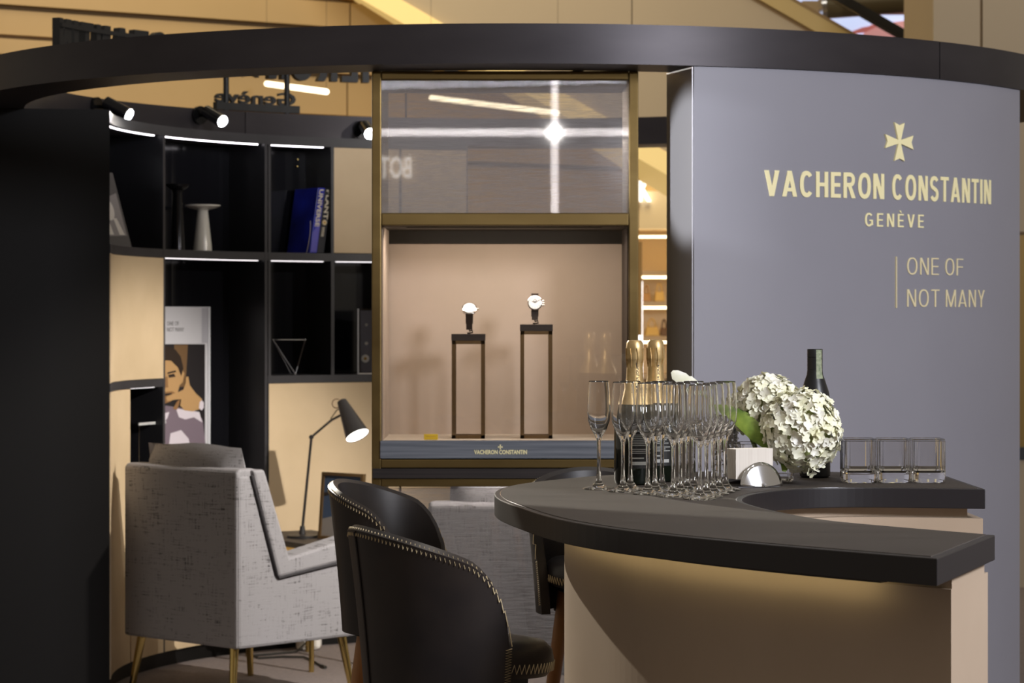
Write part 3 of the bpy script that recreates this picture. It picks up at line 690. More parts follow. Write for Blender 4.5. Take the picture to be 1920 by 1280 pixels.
def watch(c, d, zt, px, py, tilt, label, chrono):
    o = P(px, py, d); t = thing('wrist_watch', label, 'watch', (o.x, d, zt), 'watches in the showcase')
    n = Vector((0, -math.cos(tilt), math.sin(tilt))); ux = Vector((1, 0, 0)); uy = n.cross(ux)*1.0
    if uy.z < 0: uy = -uy
    r = .0205
    cs = obj('case', *tube([o-n*.006, o-n*.004, o+n*.003, o+n*.0045], [r*.9, r, r, r*.9], 28), 'watch_steel', t, smooth=True)
    sub('dial', *tube([o+n*.0044, o+n*.0050], r*.84, 28), 'dial', cs)
    for k in range(12):
        a = k*PI/6; p = o+(ux*math.sin(a)+uy*math.cos(a))*r*.68
        sub('hour_mark', *obox(p+n*.0052, ux*math.cos(a)-uy*math.sin(a), ux*math.sin(a)+uy*math.cos(a), n, .0009, .003, .0004), 'strap', cs)
    for a, l in ((rad(-60), .010), (rad(55), .014)):
        dr = ux*math.sin(a)+uy*math.cos(a)
        sub('hand', *obox(o+dr*l/2+n*.0055, dr, n.cross(dr), n, l, .0012, .0004), 'strap', cs)
    if chrono:
        p = o+uy*r*.30
        sub('sub_dial', *tube([p+n*.0050, p+n*.0053], .0042, 14), 'strap', cs)
        sub('sub_dial_centre', *tube([p+n*.0053, p+n*.0056], .0026, 14), 'dial', cs)
    for z in ((.006, 0, -.006) if chrono else (0,)):
        obj('crown', *tube([o+ux*(r-.001)+uy*z, o+ux*(r+.005)+uy*z], .0025, 10), 'watch_steel', t, smooth=True)
    low = Vector((o.x, d+.012, zt))
    # strap: band curving from the case lugs down to the stand
    pts = [o+uy*r*.95, o+uy*(r+.006)-n*.012, o-n*.030+uy*.012, o-n*.034-uy*.010, o-n*.022-uy*(r+.012), o-uy*r*.95]
    for q0, q1 in zip(pts, pts[1:]):
        dr = (q1-q0).normalized(); obj('strap', *obox((q0+q1)/2, dr, ux, dr.cross(ux), (q1-q0).length+.003, .020, .0035), 'strap', t)
    m_ = o-n*.004-uy*(r*.9); e = Vector((o.x, d, zt+.012))
    dr = (e-m_).normalized(); obj('strap', *obox((m_+e)/2, dr, ux, dr.cross(ux), (e-m_).length, .017, .004), 'strap', t)
    obj('hook_stand', *tube([e, e+Vector((0, 0, -.004)), Vector((o.x+.008, d-.002, zt+.010)), Vector((o.x+.009, d-.002, zt+.004)), Vector((o.x, d-.002, zt+.0025)), Vector((o.x-.006, d-.002, zt+.0025))], .0022, 8), 'chrome_black', t, smooth=True)
c, d_, zt = pedestal(847, 910, 626, 'shorter bronze frame pedestal on the left in the showcase')
watch(c, d_, zt, 880, 579, rad(42), 'tilted round silver watch on the shorter pedestal', False)
c, d_, zt = pedestal(975, 1036, 608, 'taller bronze frame pedestal on the right in the showcase')
watch(c, d_, zt, 1003, 568, rad(8), 'silver chronograph watch standing on the taller pedestal', True)
pc = thing('yellow_card', 'small folded yellow card on the showcase floor', 'card', (sx(808), YF+.06, sz(826)))
cx0, cx1, cy, cz = P(795, 0, 7.26).x, P(821, 0, 7.26).x, 7.26, sz(826)
obj('front_leaf', *obox(((cx0+cx1)/2, cy, cz+.0075), (1, 0, 0), (0, .97, .24), (0, -.24, .97), cx1-cx0, .0015, .0150), 'yellow', pc)
obj('back_leaf', *obox(((cx0+cx1)/2, cy+.010, cz+.0075), (1, 0, 0), (0, .97, -.24), (0, .24, .97), cx1-cx0, .0015, .0150), 'yellow', pc)
obj('printed_line', *obox(((cx0+cx1)/2, cy-.0016, cz+.0085), (1, 0, 0), (0, .97, .24), (0, -.24, .97), (cx1-cx0)*.7, .0006, .0012), 'brass', pc)

# ================================================================== SHELF CONTENTS
def on_shelf(px, r, z): a = az(px, r); return pol(a, r, z)
v = on_shelf(380, 1.40, Z1T+.0005)
t = thing('white_vase', 'short white ceramic vase with a wide flat rim on upper shelf', 'vase', tuple(v), 'flat rimmed vases on the shelf')
obj('vase_body', *lathe([(0, 0), (.034, 0), (.033, .02), (.019, .145), (.021, .150)], 32, v), 'porcelain', t, smooth=True)
obj('rim_disc', *lathe([(.012, .150), (.022, .149), (.045, .155), (.064, .163), (.0645, .167), (.058, .168), (.02, .164), (.012, .16)], 36, v), 'porcelain', t, smooth=True)
v = on_shelf(333, 1.385, Z1T+.0005)
t = thing('black_vase', 'tall glossy black vase with a flared rim beside white vase', 'vase', tuple(v), 'flat rimmed vases on the shelf')
obj('vase_body', *lathe([(0, 0), (.026, 0), (.025, .02), (.017, .20), (.020, .215)], 32, v), 'chrome_black', t, smooth=True)
obj('rim_disc', *lathe([(.012, .214), (.020, .213), (.034, .222), (.045, .232), (.0455, .235), (.040, .236), (.02, .230), (.012, .222)], 36, v), 'chrome_black', t, smooth=True)

def leaning_book(base, yaw, lean, wd, th, ht, side_lean=0.0):
    """base: bottom corner of the spine; yaw: direction of the cover from spine to fore-edge"""
    cv = Vector((math.cos(yaw), math.sin(yaw), 0)); nr = Vector((math.sin(yaw), -math.cos(yaw), 0))
    up = (Vector((0, 0, 1))*math.cos(lean)+nr*math.sin(lean)).normalized(); nr2 = up.cross(cv)
    return cv, nr2, up
# grey book leaning at the far left
t = thing('grey_watch_book', 'grey book with a watch on its cover leaning at shelf end', 'book', tuple(on_shelf(222, 1.40, Z1T)))
pa, pb = on_shelf(247, 1.36, Z1T+.004), on_shelf(196, 1.41, Z1T+.004)
ux = (pb-pa); wd = ux.length; ux.normalize(); nn = Vector((ux.y, -ux.x, 0))
if nn.dot(Vector((0, D, 0))-pa) < 0: nn = -nn
up = (Vector((0, 0, 1))-nn*.16).normalized(); up = (up+ux*.20).normalized(); ht = .262
def bk(u, v_, w_): return pa+ux*u+up*v_+nn*w_
obj('cover', [bk(0, 0, 0), bk(wd, 0, 0), bk(wd, ht, 0), bk(0, ht, 0), bk(0, 0, -.018), bk(wd, 0, -.018), bk(wd, ht, -.018), bk(0, ht, -.018)], [(0, 1, 2, 3), (7, 6, 5, 4), (0, 4, 5, 1), (1, 5, 6, 2), (2, 6, 7, 3), (3, 7, 4, 0)], 'grey_card', t)
obj('printed_photo', [bk(.01, .04, .0006), bk(wd, .035, .0006), bk(wd, .15, .0006), bk(.01, .19, .0006)], [(0, 1, 2, 3)], 'grey_photo', t)
obj('printed_strap', [bk(wd*.15, .042, .0012), bk(wd*.34, .042, .0012), bk(wd*.42, .10, .0012), bk(wd*.30, .10, .0012)], [(0, 1, 2, 3)], 'pale_photo', t)
obj('printed_strap', [bk(wd*.55, .042, .0012), bk(wd*.70, .042, .0012), bk(wd*.80, .10, .0012), bk(wd*.62, .10, .0012)], [(0, 1, 2, 3)], 'pale_photo', t)
obj('printed_dial', [bk(wd*.52+.062*wd*4*math.cos(k*PI/9)*.8, .13+.038*math.sin(k*PI/9), .0018) for k in range(18)], [tuple(range(18))], 'pale_photo', t)

# blue and black books
sb = on_shelf(581, 1.322, Z1T+.001)
yaw = rad(90+36)
cv = Vector((math.cos(yaw), math.sin(yaw), 0)); sp = Vector((math.cos(yaw-PI/2), math.sin(yaw-PI/2), 0))   # sp: across the spine (right)
up = (Vector((0, 0, 1))+sp*.15).normalized()
def book(name, label, off, th, ht, dep, m, text, tz, th_, ts):
    o0 = sb+sp*off
    def q(u, d2, h): return o0+sp*u+cv*d2+up*h
    t = thing(name, label, 'book', tuple(o0), 'books leaning in the upper shelf')
    cvv = obj('cover', [q(0, 0, 0), q(th, 0, 0), q(th, dep, 0), q(0, dep, 0), q(0, 0, ht), q(th, 0, ht), q(th, dep, ht), q(0, dep, ht)], [(0, 1, 2, 3), (4, 7, 6, 5), (0, 4, 5, 1), (1, 5, 6, 2), (2, 6, 7, 3), (3, 7, 4, 0)], m, t, bevel=.0015)
    letters(text, 'spine_lettering', plane_map(q(th*.22, -.0006, ht-tz), -up, sp), ts, th_, 'book_text', t, bold=.02, thick=.0006, merge=True)
    return t, q
t, q = book('blue_book', 'large blue astronomy book with lettering on its spine, leaning', 0, .030, .245, .165, 'blue', 'UNIVERSE', .006, .0175, .140)
obj('spine_print', [q(.002, -.0004, .004), q(.028, -.0004, .004), q(.028, -.0004, .115), q(.002, -.0004, .08)], [(0, 1, 2, 3)], 'violet', t)
obj('printed_arc', *tube([q(-.0006, .035+.02*math.cos(a), .06+.07*math.sin(a)) for a in [rad(120+i*12) for i in range(13)]], .0012, 5), 'book_text', t)
t, q = book('black_book', 'black book with planet lettering on its spine behind the blue book', .0315, .030, .243, .165, 'dark_book', 'PLANT', .006, .020, .110)
obj('spine_planet', *tube([q(.015, -.0010, .115), q(.015, -.0004, .115)][::-1], .010, 16), 'bag_gold', t)
letters('O', 'spine_lettering', plane_map(q(.0065, -.0014, .124), -up, sp), .018, .017, 'book_text', t, bold=.01, thick=.0006, merge=True)
for k in range(3): obj('spine_line', [q(.008+.004*k, -.0006, .062), q(.010+.004*k, -.0006, .062), q(.010+.004*k, -.0006, .098), q(.008+.004*k, -.0006, .098)], [(0, 1, 2, 3)], 'book_text', t)

# triangular wire ornament
t = thing('wire_triangle', 'thin silver wire triangle standing on lower shelf', 'ornament', tuple(on_shelf(550, 1.38, Z2T)))
dd = on_shelf(550, 1.38, Z2T).y
A, B, C_ = P(512, 637, dd-.02), P(572, 637, dd-.02), P(554, 697, dd); C_.z = Z2T+.003
Cb = C_+Vector((-.02, .05, 0))
for p0, p1 in ((A, B), (B, C_), (A, C_), (A, Cb)): obj('rod', *tube([p0, p1], .0024, 8), 'chrome', t, smooth=True)
for p in (A, B, C_): obj('joint', *lathe([(0, -.004), (.003, -.003), (.004, 0), (.003, .003), (0, .004)], 10, p), 'chrome', t, smooth=True)

# clear acrylic block with watch parts
p = on_shelf(700, 1.36, Z2T+.0005); hw = .055; ht = zat(579, p.y)-Z2T
t = thing('acrylic_watch_block', 'clear acrylic block holding watch parts on the lower shelf', 'display block', tuple(p))
obj('acrylic_plate', *box(p.x-hw, p.x+hw, p.y-.012, p.y-.006, p.z, p.z+ht), 'acrylic', t)
obj('backing', *box(p.x-hw+.006, p.x+hw-.006, p.y+.004, p.y+.007, p.z+.006, p.z+ht-.006), mat('slate_grey_backing', (.10, .10, .12), .5), t)
obj('acrylic_edge', *box(p.x-hw-.004, p.x-hw+.001, p.y-.013, p.y+.008, p.z, p.z+ht), mat('frosted_acrylic_edge', (.45, .45, .48), .3), t)
obj('bottom_edge', *box(p.x-hw, p.x+hw, p.y-.013, p.y+.008, p.z, p.z+.004), 'white', t)
for dx, dz, r in ((-.03, .058, .015), (-.026, .115, .006), (-.026, .185, .005), (.02, .06, .02)):
    obj('watch_part', *tube([(p.x+dx, p.y+.001, p.z+dz), (p.x+dx, p.y+.004, p.z+dz)], r, 18), 'porcelain', t, smooth=True)
    obj('watch_part_core', *tube([(p.x+dx, p.y-.001, p.z+dz), (p.x+dx, p.y+.001, p.z+dz)], r*.4, 12), 'brass', t, smooth=True)

# acrylic stand in the small niche
t = thing('acrylic_stand', 'low clear acrylic stand in the small dark niche', 'display stand', tuple(on_shelf(280, 1.40, .601)))
a0_, a1_ = az(248, 1.36), az(303, 1.36)
zz = .845
obj('top_plate', *arc(1.34, 1.46, a1_+.005, a0_-.004, zz, zz+.006), 'acrylic', t)
obj('front_edge', *arc(1.337, 1.34, a1_+.005, a0_-.004, zz-.001, zz+.008), mat('bright_acrylic_edge', (.5, .5, .5), .3), t)
for a in (a1_+.01, a0_-.009): obj('leg_plate', *arc(1.34, 1.46, a-.002, a+.002, .6005, zz, 1), 'acrylic', t)

# poster in the tall niche
p0 = pol(rad(-120), 1.49); p1 = pol(rad(-132.6), 1.505); pz0, pz1 = .455, None
PN = Vector((p1.y-p0.y, -(p1.x-p0.x), 0)).normalized()
if PN.dot(Vector((0, 0, 0))-p0) < 0: PN = -PN
def on_plane(px, py, k=0):
    rd = Vector(((px-CX)/F, 1, (HY-py)/F)); o = Vector((0, 0, H)); s = (p0-o).dot(PN)/rd.dot(PN); return o+rd*s+PN*(.0006*k)
t = thing('niche_poster', 'lit poster of a man resting his chin on his hand', 'poster', ((p0.x+p1.x)/2, (p0.y+p1.y)/2, .451))
zt_ = on_plane(393, 575).z; e = (p1-p0).normalized(); pr = on_plane(393, 700); wid = (pr-p0).dot(e)
def pb_(u, z, k): return Vector((p0.x, p0.y, 0))+e*u+PN*k+Vector((0, 0, z))
obj('board', [pb_(u, z, k) for u in (0, wid) for k in (-.012, 0) for z in (.451, zt_)], box(0, 1, 0, 1, 0, 1)[1], 'print_header', t)
def pp(name, pts, m, k): return obj(name, [on_plane(x, y, k) for x, y in pts], [tuple(range(len(pts)))], m, t)
xl_ = 262
pp('printed_background', [(xl_, 645), (384, 645), (384, 905), (xl_, 905)], 'print_dark', 1)
pp('printed_background', [(326, 646), (352, 646), (347, 725), (326, 725)], 'print_brown', 2)
pp('printed_hair', [(272, 700), (274, 668), (290, 652), (310, 648), (328, 655), (338, 668), (343, 690), (339, 705), (334, 690), (320, 676), (290, 674), (278, 690)], 'print_hair', 4)
pp('printed_face', [(276, 690), (284, 677), (318, 675), (331, 684), (337, 700), (341, 692), (345, 700), (342, 716), (336, 722), (332, 738), (320, 752), (300, 757), (285, 745), (277, 720)], 'print_skin', 3)
pp('printed_face_shade', [(314, 703), (325, 700), (328, 706), (316, 708)], 'print_hair', 5)
pp('printed_face_shade', [(302, 735), (322, 733), (330, 738), (320, 752), (303, 758)], 'print_skin2', 5)
pp('printed_brow', [(312, 698), (328, 694), (329, 697), (313, 701)], 'print_hair', 6)
pp('printed_nose', [(309, 706), (313, 706), (314, 726), (306, 727)], 'print_skin2', 6)
pp('printed_mouth', [(306, 738), (321, 736), (320, 741), (307, 742)], 'print_hair', 7)
pp('printed_sleeve', [(285, 770), (310, 760), (336, 764), (362, 768), (378, 785), (384, 830), (384, 905), (270, 905)], 'print_mauve', 6)
pp('printed_shirt', [(328, 765), (344, 768), (372, 772), (378, 792), (362, 782), (346, 786), (334, 782)], 'print_white', 7)
pp('printed_shirt', [(300, 776), (316, 772), (312, 784), (298, 800)], 'print_white', 7)
pp('printed_shirt', [(306, 905), (318, 812), (338, 806), (352, 822), (358, 850), (352, 905)], 'print_white', 7)
pp('printed_hand', [(310, 746), (312, 742), (334, 734), (342, 730), (346, 718), (347, 706), (351, 706), (354, 722), (366, 738), (377, 748), (374, 766), (360, 771), (344, 769), (336, 760), (338, 748), (326, 749), (312, 752)], 'print_skin', 8)
pp('printed_finger', [(322, 766), (330, 752), (336, 748), (334, 757), (330, 768)], 'print_skin2', 9)
pp('printed_watch', [(372, 754), (376, 750), (380, 754), (380, 764), (376, 769), (371, 765)], 'print_white', 9)
pp('printed_band', [(378, 577), (391, 577), (391, 643), (378, 643)], mat('poster_grey_band', (.40, .39, .43), .6), 1)
for txt, y, w_ in (('ONE OF', 610, 22), ('NOT MANY', 621.5, 32)):
    o0 = on_plane(313, y, 1); o1 = on_plane(313+w_, y, 1)
    letters(txt, 'printed_text', plane_map(o0, o1-o0, (0, 0, 1)), (o1-o0).length, .015, 'print_text', t, thick=.0004, merge=True)
# light box edges
obj('frame_edge', [pb_(u, z, k) for u in (wid-.012, wid) for k in (0, .004) for z in (.451, zt_)], box(0, 1, 0, 1, 0, 1)[1], mat('white_frame_edge', (.62, .62, .66), .4), t)

# ================================================================== FURNITURE IN THE BOOTH
def armchair(loc, rotz, label, group):
    t = thing('armchair', label, 'armchair', loc, group, world=False, rotz=rotz)
    W, Bk, Fr, zb = .285, -.27, .27, .18
    # back: slab with slight rake
    def slab(x0, x1, prof, bev=.012, name='side_panel', m='linen'):
        n = len(prof); v = [(x0, y, z) for y, z in prof]+[(x1, y, z) for y, z in prof]
        f = [tuple(range(n)), tuple(range(n, 2*n))[::-1]]+[(i, (i+1) % n, n+(i+1) % n, n+i) for i in range(n)]
        return obj(name, v, f, m, t, bevel=bev)
    slab(-W+.004, W-.004, [(Bk, zb), (Bk+.14, zb), (-.13, .45), (-.185, .735), (-.20, .742), (Bk+.012, .742), (Bk, .73)], .012, 'backrest')
    for s in (-1, 1):
        x0, x1 = (s*W, s*(W-.055))
        slab(min(x0, x1), max(x0, x1), [(Bk+.004, zb), (Fr-.03, zb), (Fr-.005, .44), (-.055, .405), (-.095, .425), (-.205, .722), (Bk+.004, .722)], .010)
        x2, x3 = s*(W+.010), s*(W-.085)
        slab(min(x2, x3), max(x2, x3), [(-.105, .395), (Fr, .440), (Fr+.006, .505), (Fr-.01, .512), (-.060, .455), (-.165, .738), (-.215, .738)], .012, 'arm_pad')
        px_ = s*(W+.003)
        obj('piping', *tube([(px_, -.214, .72), (px_, -.110, .402), (px_, -.102, .393), (px_, Fr-.002, .436)], .006, 8), 'piping', t, smooth=True)
    slab(-W+.08, W-.08, [(-.16, zb+.02), (Fr-.02, zb+.02), (Fr-.01, .30), (-.16, .30)], .015, 'seat_base')
    slab(-W+.08, W-.08, [(-.15, .302), (Fr+.01, .302), (Fr+.015, .39), (-.15, .39)], .025, 'seat_cushion')
    # loose back cushion
    v = []; f = []; nx, ny = 12, 8
    for i in range(nx+1):
        for j in range(ny+1):
            u = i/nx*2-1; w_ = j/ny*2-1; e = (1-abs(u)**4)*(1-abs(w_)**4)
            for s in (-1, 1):
                y = -.135+.055*s*e**.5*1.1; z = .605+w_*.205*(1-.01*u*u)+.004*math.sin(4*u+1)*(w_ > 0)
                v.append((u*.238*(1-.03*w_*w_), y-(z-.4)*.18, z))
    def id_(i, j, s): return (i*(ny+1)+j)*2+s
    for i in range(nx):
        for j in range(ny):
            f += [(id_(i, j, 0), id_(i+1, j, 0), id_(i+1, j+1, 0), id_(i, j+1, 0)), (id_(i, j, 1), id_(i, j+1, 1), id_(i+1, j+1, 1), id_(i+1, j, 1))]
    cu = obj('back_cushion', v, f, 'linen', t, smooth=True)
    for sx_, sy in ((-1, -1), (1, -1), (-1, 1), (1, 1)):
        x, y = sx_*(W-.055), sy*.22 if sy > 0 else -.235
        obj('leg', *tube([(x, y, zb+.004), (x+sx_*.022, y+sy*.028, 0)], [.015, .010], 14), 'brass', t, smooth=True)
    return t
armchair((-.876, 8.70, 0), rad(-43.6), 'grey linen armchair with brass legs in front of curved shelving', 'grey armchairs in the booth')
b2 = armchair((.09, 8.14, 0), rad(-9), 'grey linen armchair seen hazily through the lower wire cloth panel', 'grey armchairs in the booth')

b2.scale = (1.05, 1.05, .90)
# side table
TZ = .44
st = thing('side_table', 'dark topped side table with straight brass legs beside armchair', 'table', (-.74, 9.42, 0))
tc_ = Vector((-.715, 9.42, 0)); td = Vector((-.52, .855, 0)).normalized(); tn = Vector((td.y, -td.x, 0))
obj('table_top', *obox(tc_+Vector((0, 0, TZ-.010)), td, tn, (0, 0, 1), .56, .30, .02), 'dark_wood', st, bevel=.003)
for i in (-1, 1):
    for j in (-1, 1):
        p = tc_+td*.25*i+tn*.12*j
        obj('leg', *tube([p, p+Vector((0, 0, TZ-.02))], .0095, 12), 'brass', st, smooth=True)
obj('apron', *obox(tc_+Vector((0, 0, TZ-.028)), td, tn, (0, 0, 1), .52, .26, .014), 'brass', st)

# table lamp
DL = 9.40
lp = thing('table_lamp', 'black jointed table lamp with cone shade lit beside armchair', 'lamp', (P(567, 0, DL).x, DL, TZ))
b = P(567, 1000, DL); b.z = TZ+.0005
obj('base', *lathe([(0, 0), (.055, 0), (.055, .008), (.012, .012), (.008, .04), (0, .04)], 28, b), 'lamp_black', lp, smooth=True)
e1 = P(584, 819, DL); e2 = P(622, 787, DL-.02); e3 = P(641, 777, DL-.03)
obj('pole', *tube([b+Vector((0, 0, .03)), e1], .0048, 10), 'lamp_black', lp, smooth=True)
obj('joint', *tube([e1-Vector((0, .012, 0)), e1+Vector((0, .012, 0))], .008, 12), 'lamp_black', lp, smooth=True)
obj('arm', *tube([e1, e2, e3], .0042, 10), 'lamp_black', lp, smooth=True)
ha, hb = P(641, 752, DL-.03), P(671, 818, DL-.09)
ax = (hb-ha)
shd = obj('shade', *tube([ha-ax*.02, ha, ha+ax*.98], [.012, .017, .043], 28, False), 'lamp_black', lp, smooth=True)
sub('shade_cap', *tube([ha-ax*.025, ha-ax*.015], [.004, .0125], 20), 'lamp_black', shd)
obj('diffuser', *tube([ha+ax*.955, ha+ax*.965], .0415, 28), 'lamp_in', lp)
obj('cable_loop', *tube([ha+Vector((-.004, 0, .004))+Vector((-.014+.016*math.cos(a), -.002, -.012+.016*math.sin(a))) for a in [rad(60+20*i) for i in range(14)]], .0016, 6), 'bag_dark', lp, smooth=True)
obj('support_fork', *tube([e2+Vector((-.004, 0, .004)), P(632, 768, DL-.02), P(643, 766, DL-.03)], .002, 6), 'chrome_black', lp, smooth=True)
light('table_lamp_bulb', 'SPOT', hb+ax*.05, hb+ax*1.2, 2.5, (1, .95, .88), spot_size=rad(110), spot_blend=.6, shadow_soft_size=.03)

# picture frame on the table
DF = 9.32
A = P(598, 1003, DF+.03); A.z = TZ+.001; B = P(676, 1003, DF-.10); B.z = TZ+.001
ux = (B-A); wd = ux.length; ux.normalize(); nn = Vector((ux.y, -ux.x, 0)); up = (Vector((0, 0, 1))-nn*.18-ux*.09).normalized()
htf = .235
def fr(u, v_, w_): return A+ux*u+up*v_+nn*w_
t = thing('picture_frame', 'dark framed picture leaning on easel on the side table', 'picture frame', tuple((A+B)/2))
def frbox(u0, u1, v0, v1, w0, w1): return [fr(u, v_, w_) for u in (u0, u1) for v_ in (v0, v1) for w_ in (w0, w1)], box(0, 1, 0, 1, 0, 1)[1]
bw = .011
obj('frame_side', *frbox(0, bw, 0, htf, -.008, .006), 'bronze', t); obj('frame_side', *frbox(wd-bw, wd, 0, htf, -.008, .006), 'bronze', t)
obj('frame_side', *frbox(bw, wd-bw, 0, bw, -.008, .006), 'bronze', t); obj('frame_side', *frbox(bw, wd-bw, htf-bw, htf, -.008, .006), 'bronze', t)
obj('glazed_print', *frbox(bw, wd-bw, bw, htf-bw, -.006, 0), 'frame_pic', t)
obj('printed_hill', [fr(bw, bw, .0006), fr(wd-bw, bw, .0006), fr(wd-bw, .12, .0006), fr(wd*.5, .09, .0006), fr(bw, .07, .0006)], [(0, 1, 2, 3, 4)], 'frame_grey', t)
obj('printed_band', [fr(bw, .15, .0006), fr(wd-bw, .178, .0006), fr(wd-bw, .19, .0006), fr(bw, .163, .0006)], [(0, 1, 2, 3)], 'print_dark', t)
obj('easel_leg', *tube([fr(-.004, htf-.005, -.004), fr(-.016, htf*.5, -.03), Vector((*fr(-.012, 0, -.01).xy, TZ+.003))], .005, 8), 'lamp_black', t)

# cables and adaptor on the floor
ad = thing('power_adaptor', 'white power adaptor lying on the floor under side table', 'adaptor', (-.745, 9.78, 0))
obj('adaptor_body', *box(-.79, -.70, 9.74, 9.82, .001, .075), 'white', ad, bevel=.012)
obj('plug_face', *box(-.775, -.715, 9.735, 9.741, .015, .055), 'porcelain', ad)
cb = thing('floor_cable', 'dark cable looping on the carpet under side table', 'cable', (-.82, 9.5, 0))
pts = [(-.74, 9.75, .04), (-.78, 9.66, .006), (-.86, 9.60, .005), (-.93, 9.55, .005), (-.90, 9.48, .005), (-.82, 9.52, .005), (-.74, 9.50, .006), (-.69, 9.36, .005), (-.66, 9.26, .005)]
obj('cord', *tube(pts, .004, 6), 'cable', cb, smooth=True)
obj('plug', *tube([(-.66, 9.26, .006), (-.645, 9.22, .006)], .006, 8), 'cable', cb, smooth=True)

# ================================================================== COUNTER
def catmull(pts, n=8):
    out = []; p = [Vector(q) for q in pts]; p = [2*p[0]-p[1]]+p+[2*p[-1]-p[-2]]
    for i in range(1, len(p)-2):
        for k in range(n):
            t_ = k/n; a, b_, c_, d2 = p[i-1], p[i], p[i+1], p[i+2]
            out.append(.5*((2*b_)+(c_-a)*t_+(2*a-5*b_+4*c_-d2)*t_**2+(3*b_-a-3*c_+d2)*t_**3))
    out.append(p[-2]); 
    for _ in range(12):
        out = [out[0]]+[(out[i-1]+2*out[i]+out[i+1])/4 for i in range(1, len(out)-1)]+[out[-1]]
    return out
outer = catmull([(.62, 3.889), (.4237, 4.094), (.2095, 4.364), (.0843, 4.63), (.0187, 4.916), (-.0247, 5.147), (-.0364, 5.352), (-.016, 5.53), (.040, 5.69), (.125, 5.83), (.2238, 5.952), (.45, 6.09), (.722, 6.08), (.9637, 5.90)])
inner = catmull([(.7806, 4.31), (.602, 4.534), (.528, 4.667), (.469, 4.888), (.441, 5.072), (.449, 5.185), (.477, 5.303), (.5445, 5.418), (.633, 5.489), (.759, 5.503), (.969, 5.459)])
def offset_line(pl_, d2):
    out = []
    for i, p in enumerate(pl_):
        tq = (pl_[min(i+1, len(pl_)-1)]-pl_[max(i-1, 0)]).normalized(); out.append(p+Vector((tq.y, -tq.x))*d2)
    return out
def clip(pl_, a, b_, e):                                 # trim / extend a line to the cut through a-b, set back by e
    a, b_ = Vector(a), Vector(b_); n = Vector((b_.y-a.y, a.x-b_.x)).normalized()
    mid = pl_[len(pl_)//2]
    if n.dot(mid-a) < 0: n = -n
    f = lambda p: n.dot(p-a)-e
    q = list(pl_)
    if f(q[0]) > 0: q = [q[0]+(q[0]-q[1]).normalized()*.4]+q
    k = next(i for i, p in enumerate(q) if f(p) > 0)
    t_ = f(q[k])/(f(q[k])-f(q[k-1])); return [q[k]+(q[k-1]-q[k])*t_]+q[k:]
def counter_poly(o_in, i_in, e0, e1):
    out = []
    for ln in (offset_line(outer, o_in), offset_line(inner, -i_in)):
        ln = clip(ln, outer[0], inner[0], e0); ln = clip(ln[::-1], outer[-1], inner[-1], e1)[::-1]; out.append(ln)
    return [(p.x, p.y) for p in out[0]]+[(p.x, p.y) for p in reversed(out[1])]
CZ = .865
ct = thing('bar_counter', 'crescent shaped bar counter with dark top and taupe body', 'counter', (.3, 5.0, 0))
obj('counter_slab', *prism(counter_poly(0, 0, 0, 0), CZ-.042, CZ-.0015), 'slab', ct, bevel=.0015)
obj('edge_line', *prism(counter_poly(.011, .011, .012, .012), CZ-.0016, CZ-.0009), 'chrome', ct)
obj('top_inlay', *prism(counter_poly(.0125, .0125, .0135, .0135), CZ-.0016, CZ), 'counter', ct)
obj('recess_neck', *prism(counter_poly(.145, .03, .012, .03), CZ-.062, CZ-.042), 'counter_body', ct)
obj('counter_body', *prism(counter_poly(.14, .004, .012, .004), .06, CZ-.062), 'counter_body', ct)
obj('kick_plinth', *prism(counter_poly(.17, .03, .03, .03), 0, .06), 'black', ct)
lo = offset_line(outer, .096); li = offset_line(outer, .104)
lo, li = lo[6:-8], li[6:-8]
obj('light_strip', *prism([(p.x, p.y) for p in lo]+[(p.x, p.y) for p in reversed(li)], CZ-.045, CZ-.0421), 'led_counter', ct)

ca, cb_ = offset_line(outer, .088)[5:-7], offset_line(outer, .1065)[5:-7]
obj('light_channel', *prism([(p.x, p.y) for p in ca]+[(p.x, p.y) for p in reversed(cb_)], CZ-.0555, CZ-.0545), 'slab', ct)
cc_ = offset_line(outer, .090)[5:-7]
obj('light_channel', *prism([(p.x, p.y) for p in ca]+[(p.x, p.y) for p in reversed(cc_)], CZ-.0546, CZ-.0421), 'slab', ct)

